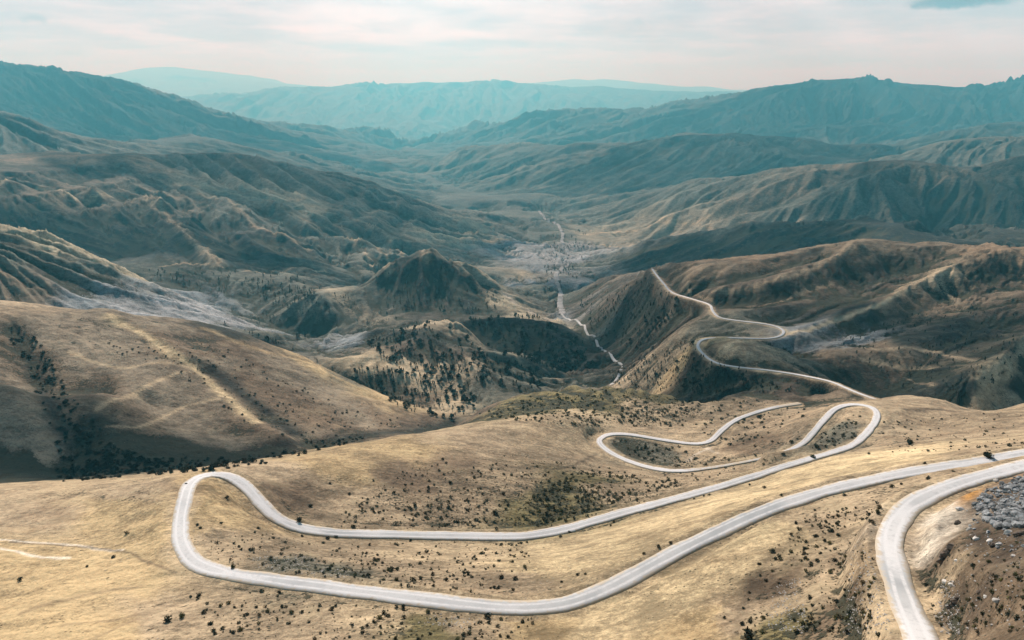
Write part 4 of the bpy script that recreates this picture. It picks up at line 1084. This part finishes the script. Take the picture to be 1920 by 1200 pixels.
for px, py, rpx, lab in KNOWN:
    h = hit(px, py + rpx * 0.6)
    if not h: continue
    dist = math.sqrt(h[0]**2 + h[1]**2 + h[2]**2)
    r_m = rpx * dist / F_PX
    me = DRY[n_shrub % 3] if 'brown' in lab else OLIVE[n_shrub % 3] if ('olive' in lab or 'grey green round' in lab) else SHRUBS[n_shrub % 4]
    put('shrub', me, h, r_m * 1.15, lab, 'shrub', None)
    n_shrub += 1

def where(px, py):
    if py > 1150 and px < 1100 or (px < 350) or (py > 1095 and px < 700): return 'scattered small dark shrub on the golden slope below the lowest road leg', 'shrubs below the lowest road leg'
    if px > 1380 and py > 890 and py > 1290 - 0.235 * px: return 'small dark shrub in the rough ground between the lower road and the curving road', 'shrubs between the lower and the curving road'
    if 1120 < px < 1480 and 805 < py < 885: return 'small dark shrub inside the far road loop', 'shrubs inside the far road loop'
    if py < 812: return 'small shrub on the scrubby ground beyond the far road loop', 'shrubs beyond the far road loop'
    if px > 1500 and py < 870: return 'small shrub on the pale slope around the narrow far hairpin', 'shrubs around the narrow far hairpin'
    ymid = 1004 if px < 1000 else 1004 - (px - 1000) * 0.262
    if py < ymid: return 'small dark shrub on the slope above the middle road leg', 'shrubs above the middle road leg'
    return 'small dark shrub on the golden strip between the two long road legs', 'shrubs between the two long road legs'

SPOTS = [(770,953),(803,913),(760,908),(840,952),(878,940),(890,895),(888,876),(945,925),(905,925),(952,947),(1063,897),(1072,889),(1255,900),(1240,910),(770,1014),(978,1018),(988,1016),(1050,1006),(1068,998),(1152,978),
 (868,1058),(873,1067),(888,1062),(857,1085),(870,1073),(910,1066),(875,1118),(947,1126),(962,1105),(812,1097),(837,1087),(777,1085),(708,1040),(705,1058),(687,1037),(672,1025),(920,1102),(928,1101),(935,1101),(1052,1090),(1083,1077),(1097,1075),(1257,1017),(1235,1025),(1207,1037),
 (403,1050),(425,932),(370,983),(377,988),(415,980),(567,1005),(630,1007),(613,1009),(513,1008),(607,1017),(637,1028),(357,1117),(520,1160),(598,1143),(623,1139),(465,1150),(432,1183),(482,1137),(213,1043),(470,1030),(38,1087),(485,990),(478,997),
 (1690,907),(1672,912),(1528,955),(1630,965),(1422,1057),(1425,1078),(1460,1092),(1403,1123),(1390,1170),(1358,1157),(1513,1163),(1387,969),(1315,993),(1412,949),(1465,927),(1405,908),(1433,914),(1302,934),(1330,927),(1320,929),(1383,906),(1470,850),(1733,868),(1787,883),(1585,1117),(1492,980),(1510,1015),(1405,1110),(1395,1140),
 (1470,760),(1400,800),(1390,822),(1382,790),(1468,788),(1507,767),(1505,780),(1530,836),(1467,850),(1203,840),(1215,851),(1190,846),(1225,860),(1180,851),(1210,838),(1197,853),(1253,900),(1630,850),(1580,815),(1560,822),(1255,842),(1090,887),(1145,985),(690,935),(655,925),(620,905),(700,900),(845,905),(830,860)]
for px, py in SPOTS:
    h = hit(px, py + 2)
    if not h or not off_road(h, 0.3): continue
    dist = math.sqrt(h[0]**2 + h[1]**2 + h[2]**2)
    lab, grp = where(px, py)
    put('shrub', SHRUBS[n_shrub % 4], h, (2.6 + 2.0 * random.random() ** 2) * dist / F_PX * 1.4 + 0.15, lab, 'shrub', grp)
    n_shrub += 1

def inside(px, py, poly):
    c = False
    for (x1, y1), (x2, y2) in zip(poly, poly[1:] + poly[:1]):
        if (y1 > py) != (y2 > py) and px < (x2 - x1) * (py - y1) / (y2 - y1) + x1: c = not c
    return c
def scatter(poly, n):
    xs = [p[0] for p in poly]; ys = [p[1] for p in poly]
    out = []
    for _ in range(n * 12):
        if len(out) >= n: break
        px = random.uniform(min(xs), max(xs)); py = random.uniform(min(ys), max(ys))
        if inside(px, py, poly):
            h = hit(px, py)
            if h and off_road(h): out.append((px, py, h))
    return out
def clump(n_pts, r):
    """patchiness: keep points where a broad noise is high"""
    return [q for q in n_pts if float(vnoise(np.float32(q[2][0] / r), np.float32(q[2][1] / r))) > random.uniform(-0.9, 0.5)]

PATCH = [  # polygon in the photo, number, mean radius m, olive share
 ([(640,960),(760,880),(960,850),(1100,870),(1250,900),(1230,935),(1050,985),(900,995),(640,990)], 420, .48, .25),
 ([(940,985),(1000,930),(1080,880),(1180,890),(1230,915),(1100,965),(1030,985)], 260, .62, .6),
 ([(650,1020),(980,1015),(1000,1060),(980,1125),(850,1115),(700,1095),(560,1075)], 240, .42, .2),
 ([(890,780),(1000,740),(1150,728),(1300,748),(1290,800),(1120,800),(960,790)], 420, .8, .6),
 ([(1290,750),(1500,750),(1500,830),(1380,850),(1300,800)], 150, .8, .2),
 ([(1390,1190),(1450,1030),(1540,960),(1640,960),(1640,1190)], 230, .36, .35),
 ([(1150,825),(1330,840),(1300,870),(1200,865)], 60, .7, .3),
 ([(1500,840),(1560,790),(1620,770),(1610,820),(1560,840)], 60, .6, .2),
 ([(1280,860),(1450,850),(1470,870),(1330,900),(1200,930)], 90, .55, .2),
 ([(350,1100),(700,1125),(1000,1160),(1000,1200),(400,1200)], 130, .38, .3),
 ([(380,1010),(520,1000),(640,1030),(560,1075),(420,1070)], 60, .36, .2),
 ([(1740,1190),(1730,1090),(1800,1010),(1920,1010),(1920,1190)], 110, .26, .4),
 ([(1500,975),(1640,935),(1660,960),(1560,1000)], 40, .35, .2),
 ([(1650,790),(1920,770),(1920,840),(1660,850)], 90, .5, .2),
]
cand = []
for poly, n, r_m, ol in PATCH:
    for px, py, h in clump(scatter(poly, int(n * 2.8)), 25):
        cand.append((r_m * (0.45 + 1.5 * random.random() ** 3), px, py, h, random.random() < ol))
cand.sort(key=lambda q: -q[0] / q[3][1])
keep_n = max(0, 298 - n_shrub)
for r_m, px, py, h, ol in cand[:keep_n]:
    lab, grp = where(px, py)
    if ol: lab = lab.replace('small dark', 'small olive').replace('small shrub', 'small olive shrub'); grp = 'olive ' + grp
    dry = (not ol) and random.random() < 0.28
    if dry: lab = lab.replace('small dark', 'small brown').replace('small shrub', 'small brown shrub'); grp = 'brown ' + grp
    put('shrub', (OLIVE if ol else DRY if dry else SHRUBS)[n_shrub % 3], h, r_m * 1.5, lab, 'shrub', grp); n_shrub += 1

def mass(name, items, mat, kinds, label, cat):
    """one object of many small clumps; items: (point, radius, height)"""
    vs, fs, base = [], [], 0
    for h, r_m, hh in items:
        v, f = kinds[random.randrange(len(kinds))]
        a = random.random() * 6.283; ca_, sa_ = math.cos(a) * r_m, math.sin(a) * r_m
        q = np.stack([v[:, 0] * ca_ - v[:, 1] * sa_ + h[0], v[:, 0] * sa_ + v[:, 1] * ca_ + h[1], v[:, 2] * hh + h[2] - 0.08 * hh], 1)
        vs.append(q); fs.append(f + base); base += len(v)
    if vs:
        return link(name, mesh_from(name, np.concatenate(vs), np.concatenate(fs), mat), 'stuff', label, cat)
def small_kind(seed, n, tall):
    r = np.random.default_rng(seed)
    lumps = [(0, 0, .45, .7, .7, .45), (.25, .1, .5, .5, .5, .4)] if not tall else [(0, 0, .35, .42, .42, .3), (.05, 0, .65, .3, .3, .28), (0, .05, .88, .15, .15, .15)]
    v, f = leaf_cloud(n, lumps, 0.17 if not tall else 0.13, r)
    return np.array(v), np.array(f)
SK = [small_kind(s, 46, False) for s in range(5)]
TK = [small_kind(s + 9, 50, True) for s in range(5)]
rest = cand[keep_n:]
mass('scrub', [(q[3], q[0] * 1.35, q[0] * 1.4) for q in rest if not q[4]], M_SHRUB, SK, 'tiny dark scrub dotted over the dry slopes around the roads', 'scrub')
mass('olive_scrub', [(q[3], q[0] * 1.35, q[0] * 1.2) for q in rest if q[4]], M_OLIVE, SK, 'olive green scrub covering the rounded knoll and slope', 'scrub')

# trees and thickets on the middle hills
GROVE = [
 ([(680,640),(800,600),(900,640),(980,680),(1040,715),(980,740),(860,700),(720,680)], 330, 3.2, 'dark tree on the arched middle hill', 'trees on the arched middle hill'),
 ([(870,600),(1000,590),(1090,640),(1120,690),(1050,700),(960,665)], 420, 3.6, 'dark tree on the shaded wooded spur behind the arched hill', 'trees on the wooded spur'),
 ([(640,690),(860,690),(900,760),(870,785),(760,740)], 170, 2.8, 'dark tree on the slope in front of the arched hill', 'trees in front of the arched hill'),
 ([(400,600),(520,640),(640,700),(760,750),(860,790),(760,770),(620,690),(480,630)], 230, 2.7, 'dark tree in the ravine behind the tan hill', 'trees behind the tan hill'),
 ([(440,590),(600,540),(760,590),(700,620),(560,640)], 160, 2.8, 'dark tree on the ridge between badlands and dark knob', 'trees between badlands and knob'),
 ([(250,505),(420,500),(560,520),(640,600),(500,570),(360,545)], 300, 3.4, 'dark tree on the teal slope above the grey badlands', 'trees above the grey badlands'),
 ([(1080,560),(1220,520),(1280,570),(1200,660),(1120,640)], 320, 2.6, 'dark tree on the left flank of the brown hill', 'trees on the left flank of the brown hill'),
 ([(1130,700),(1290,640),(1400,700),(1500,735),(1290,742),(1150,720)], 260, 1.9, 'dark tree on the bank under the zigzag road', 'trees under the zigzag road'),
 ([(1550,640),(1800,560),(1900,580),(1900,720),(1700,735)], 260, 1.7, 'dark tree in the hollow of the brown hill', 'trees in the hollow of the brown hill'),
 ([(0,600),(60,620),(130,740),(220,840),(330,870),(120,885),(80,760)], 260, 1.7, 'dark bush in the gully of the tan hill', 'bushes in the gully of the tan hill'),
 ([(150,640),(400,640),(640,760),(820,800),(600,840),(500,820),(330,700)], 190, 1.0, 'dark bush on the open face of the tan hill', 'bushes on the tan hill'),
 ([(100,880),(300,860),(480,855),(600,835),(700,815),(640,838),(500,872),(330,888),(120,905)], 260, 1.5, 'dark bush at the bottom of the shaded ravine', 'bushes in the shaded ravine'),
 ([(700,510),(820,490),(960,570),(880,590),(720,580)], 260, 3.6, 'dark tree on the dark knob', 'trees on the dark knob'),
 ([(1020,440),(1100,430),(1090,520),(1020,560)], 130, 4.5, 'dark tree beside the valley stream', 'trees beside the valley stream'),
]
tc_ = []
for poly, n, hgt, lab, grp in GROVE:
    for px, py, h in clump(scatter(poly, int(n * 1.6)), 0.09 * 900):
        tc_.append((hgt * (0.6 + 0.9 * random.random() ** 2), px, py, h, lab, grp))
tc_.sort(key=lambda q: -q[0] / q[3][1])
tc_ = [q for q in tc_ if 'bush' not in q[4]][:285] + [q for q in tc_ if 'bush' in q[4]][:285] + [q for q in tc_ if 'bush' not in q[4]][285:] + [q for q in tc_ if 'bush' in q[4]][285:]
n_ind = min(285, sum('bush' not in q[4] for q in tc_)) + min(285, sum('bush' in q[4] for q in tc_))
for k, (hm_, px, py, h, lab, grp) in enumerate(tc_[:n_ind]):
    if 'bush' in lab:
        put('bush', BUSHES[k % 4], h, hm_ * 1.5, lab, 'bush', grp, sz=hm_ * 1.25)
    else:
        put('tree', TREES[k % 4], h, hm_ * 1.9, lab, 'tree', grp, sz=hm_ * 1.55)
mass('thicket', [(q[3], q[0] * .95, q[0] * 1.45) for q in tc_[n_ind:] if 'bush' not in q[4]], M_TREE, TK, 'dark thicket and small trees spotting the middle hills', 'thicket')

mass('undergrowth', [(q[3], q[0] * 1.3, q[0] * 1.1) for q in tc_[n_ind:] if 'bush' in q[4]], M_TREE, SK, 'dark undergrowth filling the gullies of the tan hill', 'undergrowth')
# stones
STN = [stone_shape(s) for s in range(6)]
def stone_mesh(k, mat, nm):
    v, f = STN[k]
    return mesh_from(nm, v, f, mat)
PALE_ST = [stone_mesh(k, M_PALE, 'boulder') for k in range(6)]
GREY_ST = [stone_mesh(k, M_STONE, 'stone') for k in range(6)]
DARK_ST = [stone_mesh(k, M_DARKROCK, 'outcrop') for k in range(6)]
BOULDERS = [(1799,954,7,'whitish flat boulder by the rusty soil at the left tip of the scree'),(1817,992,7,'round white boulder just below the left end of the scree'),(1891,996,6,'pale boulder under the lower edge of the scree'),(1771,1090,6,'pale upper boulder of two on the reddish bank above the curving road'),(1784,1096,6,'pale lower boulder of two on the reddish bank above the curving road'),(1871,1126,8,'lone white boulder on the brown grass near the right edge'),(1867,901,6,'pale boulder above the scree beside the upper curve of the road'),(1855,1013,6,'pale boulder with a dark hollow in the row below the scree'),(1831,1010,6,'flat pale boulder at the left end of the row below the scree'),(1873,1021,5,'small pale boulder at the right end of the row below the scree'),(1900,1041,4,'small pale stone at the right edge below the boulder row'),(1824,1077,3,'tiny pale stone alone on the brown grass'),(1848,1118,4,'small pale stone left of the lone white boulder'),(1835,1109,6,'dark grey boulder on the brown grass up left of the lone white boulder'),(1793,1050,4,'small pale stone right of the dark rock ledge'),(1795,980,6,'dark boulder on the brown slope left of the scree')]
for k, (px, py, r, lab) in enumerate(BOULDERS):
    h = hit(px, py + 2)
    if h:
        dist = math.sqrt(sum(c * c for c in h))
        put('boulder', (DARK_ST if 'dark grey' in lab or 'dark boulder' in lab else PALE_ST)[k % 6], h, r * dist / F_PX, lab, 'boulder', None, sink=-0.15)
for k, (px, py, r, lab) in enumerate([(1772,1042,17,'dark jagged rock ledge on the bank above the curving road'),(1790,1131,12,'dark brown rock ledge low on the reddish bank'),(1865,1022,10,'dark rock hollow among the boulder row below the scree'),(1911,1003,10,'dark rock outcrop at the right edge under the scree')]):
    vs, fs, b = [], [], 0
    r_ = np.random.default_rng(k + 3)
    h = hit(px, py)
    s = r * math.sqrt(sum(c * c for c in h)) / F_PX
    for j in range(9):
        v, f = STN[r_.integers(6)]
        q = np.array(v) * s * (0.34 + 0.34 * r_.random())
        dx, dy = np.clip(r_.normal(size=2), -1.3, 1.3) * s * .27
        z0 = ground_z(h[0] + dx, h[1] + dy) - h[2]
        vs.append(q + np.array([dx, dy, z0 + s * .1])); fs.append(np.array(f) + b); b += len(v)
    link('rock_outcrop', mesh_from('rock_outcrop', np.concatenate(vs), np.concatenate(fs), M_DARKROCK), None, lab, 'outcrop', loc=h)
scree_poly = [(1822,950),(1850,918),(1920,893),(2000,880),(2010,1010),(1925,988),(1870,992),(1838,970)]
sp = []
for px, py, h in scatter(scree_poly, 2000):
    sp.append((0.13 + 0.8 * random.random() ** 4, px, py, h))
for px, py, h in scatter([(1795,960),(1830,915),(1870,893),(1900,886),(2000,872),(2020,1060),(1925,1040),(1870,1030),(1815,1005)], 420):
    sp.append((0.09 + 0.35 * random.random() ** 4, px, py, h))
sp.sort(key=lambda q: -q[0] / q[3][1] if q[1] < 1925 else 1)
for k, (r, px, py, h) in enumerate(sp[:280]):
    put('stone', GREY_ST[k % 6], h, r * 1.15, 'angular grey stone lying in the scree field on the right', 'stone', 'stones of the grey scree field', sink=-0.25)
SS = [(lambda q: (np.array(q[0]), np.array(q[1])))(stone_shape(30 + s, 1)) for s in range(6)]
mass('scree', [((q[3][0], q[3][1], q[3][2] + q[0] * .25), q[0], q[0]) for q in sp[280:]], M_STONE, SS, 'grey scree of small angular stones on the right hand slope', 'scree')
rub = []
for poly, n in (([(470,1045),(560,1040),(660,1070),(660,1085),(560,1080),(480,1065)], 420), ([(1440,1180),(1450,1100),(1500,1080),(1520,1190)], 260), ([(1580,1190),(1600,1020),(1650,1030),(1660,1120),(1680,1190)], 300), ([(820,1150),(900,1160),(880,1180),(780,1170)], 120), ([(1740,1190),(1770,1080),(1800,1090),(1800,1190)], 200), ([(1800,1000),(1920,1000),(1920,1180),(1810,1180)], 130), ([(1200,770),(1290,750),(1290,790),(1210,790)], 90)):
    for px, py, h in scatter(poly, n):
        rub.append(((h[0], h[1], h[2] + .03), 0.10 + 0.22 * random.random() ** 2, 0.10 + 0.16 * random.random() ** 2))
mass('rubble', rub, M_PALE, SS, 'pale rubble strewn over the dry slopes beside the roads', 'rubble')
print('objects', n_shrub, len(tc_), len(sp), round(time.time() - T0, 1))
#OBJECTS_END

# ------------------------------------------------------------------ air, sky, light, camera
SUN_EL, SUN_AZ = math.radians(37), math.radians(-18)      # ahead of the camera, a little to the left
W = bpy.data.worlds.new('World'); scene.world = W; W.use_nodes = True
nt = W.node_tree
for n in list(nt.nodes): nt.nodes.remove(n)
N = NT(nt)
wout = N.node('ShaderNodeOutputWorld'); bg = N.node('ShaderNodeBackground')
sky = N.node('ShaderNodeTexSky', sky_type='NISHITA'); sky.sun_disc = False
sky.sun_elevation = SUN_EL; sky.sun_rotation = SUN_AZ; sky.altitude = 2300; sky.dust_density = 2.0; sky.ozone_density = 1.0
tc = N.node('ShaderNodeTexCoord').outputs['Generated']
sx = N.node('ShaderNodeSeparateXYZ'); N.link(tc, sx.inputs[0])
zc = sx.outputs['Z']
# cloud deck seen in perspective
zz = N.math('ADD', N.math('MAXIMUM', zc, 0.0), 0.07)
cx = N.node('ShaderNodeCombineXYZ'); N.link(N.math('DIVIDE', sx.outputs['X'], zz), cx.inputs[0]); N.link(N.math('DIVIDE', sx.outputs['Y'], zz), cx.inputs[1])
c1 = N.noise(cx.outputs[0], 0.30, 5, 0.5, 0.6)
c2 = N.noise(cx.outputs[0], 1.3, 5, 0.6, 0.2)
cl = N.math('ADD', N.math('MULTIPLY', c1, 0.65), N.math('MULTIPLY', c2, 0.35))
sunv = (math.cos(SUN_EL) * math.sin(SUN_AZ), math.cos(SUN_EL) * math.cos(SUN_AZ), math.sin(SUN_EL))
dp = N.node('ShaderNodeVectorMath', operation='DOT_PRODUCT'); N.link(tc, dp.inputs[0]); dp.inputs[1].default_value = sunv
# a few separate darker clouds low over the mountains (azimuth, elevation, half sizes in radians)
azn = N.math('ARCTAN2', sx.outputs['X'], sx.outputs['Y']); eln = N.math('ARCSINE', zc)
wv = N.math('SUBTRACT', N.noise(tc, 26.0, 5, 0.65), 0.5)
dark = None
for az_, el_, wa, we, k_ in ((0.515, 0.0925, 0.050, 0.0085, 1.0), (0.135, 0.076, 0.060, 0.012, 0.26), (0.20, 0.080, 0.03, 0.010, 0.16), (-0.548, 0.072, 0.018, 0.0035, 0.32), (-0.155, 0.079, 0.035, 0.009, 0.14), (0.27, 0.046, 0.022, 0.0025, 0.12), (0.02, 0.066, 0.04, 0.009, 0.10)):
    qa = N.math('DIVIDE', N.math('SUBTRACT', N.math('ADD', azn, N.math('MULTIPLY', wv, 0.10)), az_), wa)
    qe = N.math('DIVIDE', N.math('SUBTRACT', N.math('ADD', eln, N.math('MULTIPLY', wv, 0.03)), el_), we)
    rr_ = N.math('ADD', N.math('MULTIPLY', qa, qa), N.math('MULTIPLY', qe, qe))
    g_ = N.math('MULTIPLY', N.ramp(rr_, 1.6, 0.2), k_)
    dark = g_ if dark is None else N.math('MAXIMUM', dark, g_)
glow = N.ramp(dp.outputs['Value'], 0.2, 0.95)
cloud = N.mix(N.ramp(cl, 0.36, 0.60), (5.9, 7.7, 8.8), (9.9, 11.0, 11.4))
cloud = N.mix(N.ramp(zc, 0.075, 0.0), cloud, (5.5, 9.7, 11.4))
cloud = N.mix(glow, N.mix(0.55, cloud, (3.9, 5.3, 6.0)), cloud)
cloud = N.mix(dark, cloud, (2.1, 3.2, 4.1))
cover = N.math('MULTIPLY', N.ramp(zc, 0.36, 0.09), N.ramp(cl, 0.30, 0.46, 0.72, 1.0))
colr = N.mix(cover, sky.outputs[0], cloud)
N.link(colr, bg.inputs['Color']); bg.inputs['Strength'].default_value = 0.08
N.link(bg.outputs[0], wout.inputs['Surface'])

SHADE_CLOUDS = [(310,868,175,52,-8),(1190,605,120,150,0),(995,640,140,120,10),(1730,650,250,100,-10),(1330,722,150,40,0),(230,452,380,110,8),(600,520,220,110,0),(1350,468,520,230,0),(1840,385,520,300,0),(1350,290,1300,500,0),(1750,190,3600,1500,0),(100,170,3200,1600,0),(420,290,1000,500,0)]
sl = bpy.data.lights.new('sun', 'SUN'); sl.energy = 4.8; sl.angle = math.radians(0.5); sl.color = (1.0, 0.955, 0.88)
so = bpy.data.objects.new('sun', sl); COL.objects.link(so)
so.rotation_euler = Vector(sunv).to_track_quat('Z', 'Y').to_euler()

# unseen clouds added above chosen hills, placed and sized to cast shade there
mc, cnt, cout = new_mat('shade_cloud')
CN = NT(cnt)
dfc = CN.node('ShaderNodeBsdfDiffuse'); dfc.inputs['Color'].default_value = (.85, .86, .88, 1)
tlc = CN.node('ShaderNodeBsdfTranslucent'); tlc.inputs['Color'].default_value = (.85, .86, .88, 1)
tpc = CN.node('ShaderNodeBsdfTransparent')
m1 = CN.node('ShaderNodeMixShader'); m1.inputs[0].default_value = 0.5
cnt.links.new(dfc.outputs[0], m1.inputs[1]); cnt.links.new(tlc.outputs[0], m1.inputs[2])
m2 = CN.node('ShaderNodeMixShader'); CN.val(m2.inputs[0], CN.ramp(CN.noise(CN.node('ShaderNodeNewGeometry').outputs['Position'], 0.004, 5, 0.6), 0.35, 0.6, 0.15, 0.55))
cnt.links.new(tpc.outputs[0], m2.inputs[1]); cnt.links.new(m1.outputs[0], m2.inputs[2]); cnt.links.new(m2.outputs[0], cout.inputs['Surface'])
import bmesh
from mathutils import noise as mnoise
CLOUD_TOP = 1900.0
for k, (px, py, rx, ry, turn) in enumerate(SHADE_CLOUDS):
    h = hit(px, py)
    t = (CLOUD_TOP - h[2]) / sunv[2]
    c = (h[0] + sunv[0] * t, h[1] + sunv[1] * t, CLOUD_TOP)
    bm = bmesh.new(); bmesh.ops.create_icosphere(bm, subdivisions=5, radius=1.0)
    for v in bm.verts:
        q = v.co.copy()
        n_ = mnoise.fractal(q * 1.6 + Vector((k * 5.1, 0, 0)), 1.0, 2.0, 5)
        f = 1 + 0.55 * n_
        v.co = Vector((q.x * rx * f, q.y * ry * f, q.z * min(rx, ry) * 0.22 * f))
    me = bpy.data.meshes.new('cloud'); bm.to_mesh(me); bm.free(); me.materials.append(mc)
    me.polygons.foreach_set('use_smooth', np.ones(len(me.polygons), bool))
    o = link('cloud', me, 'structure', 'unseen white cloud added high over the valley to shade the hills', 'cloud'); o.location = c; o.rotation_euler = (0, 0, math.radians(turn))
# haze: one closed box of even air
zmin, zmax = float(Z.min()), float(Z.max())
bx0, bx1, by0, by1 = -64000.0, 64000.0, -3000.0, 63000.0
b0, b1 = zmin - 2.0, max(zmax, 5.0) + 20.0
hv = [(x, y, z) for z in (b0, b1) for y in (by0, by1) for x in (bx0, bx1)]
hf = [(0, 2, 3, 1), (4, 5, 7, 6), (0, 1, 5, 4), (2, 6, 7, 3), (0, 4, 6, 2), (1, 3, 7, 5)]
hm, hnt, hout = new_mat('mountain_haze')
pv = hnt.nodes.new('ShaderNodeVolumePrincipled')
HAZE_D, HAZE_C = 7.4e-5, (0.16, 0.74, 0.91)
pv.inputs['Color'].default_value = (*HAZE_C, 1); pv.inputs['Density'].default_value = HAZE_D
pv.inputs['Absorption Color'].default_value = (1, 1, 1, 1); pv.inputs['Anisotropy'].default_value = 0.20
hnt.links.new(pv.outputs[0], hout.inputs['Volume'])
link('haze', mesh_from('haze', hv, hf, hm), 'stuff', 'blue green haze filling the valley air', 'haze')

cam = bpy.data.cameras.new('camera'); cam.sensor_width = 36; cam.lens = 36 * F_PX / 1920
cam.clip_start = 1.0; cam.clip_end = 200000
co = bpy.data.objects.new('camera', cam); COL.objects.link(co)
co.location = (0, 0, 0); co.rotation_euler = (math.pi / 2 - PITCH, 0, 0)
scene.camera = co
scene.view_settings.view_transform = 'Standard'; scene.view_settings.look = 'None'
scene.view_settings.exposure = 0.40; scene.view_settings.gamma = 1
scene.cycles.use_denoising = True
scene.cycles.volume_bounces = 0
scene.cycles.max_bounces = 4; scene.cycles.diffuse_bounces = 2
print('done', round(time.time() - T0, 1))
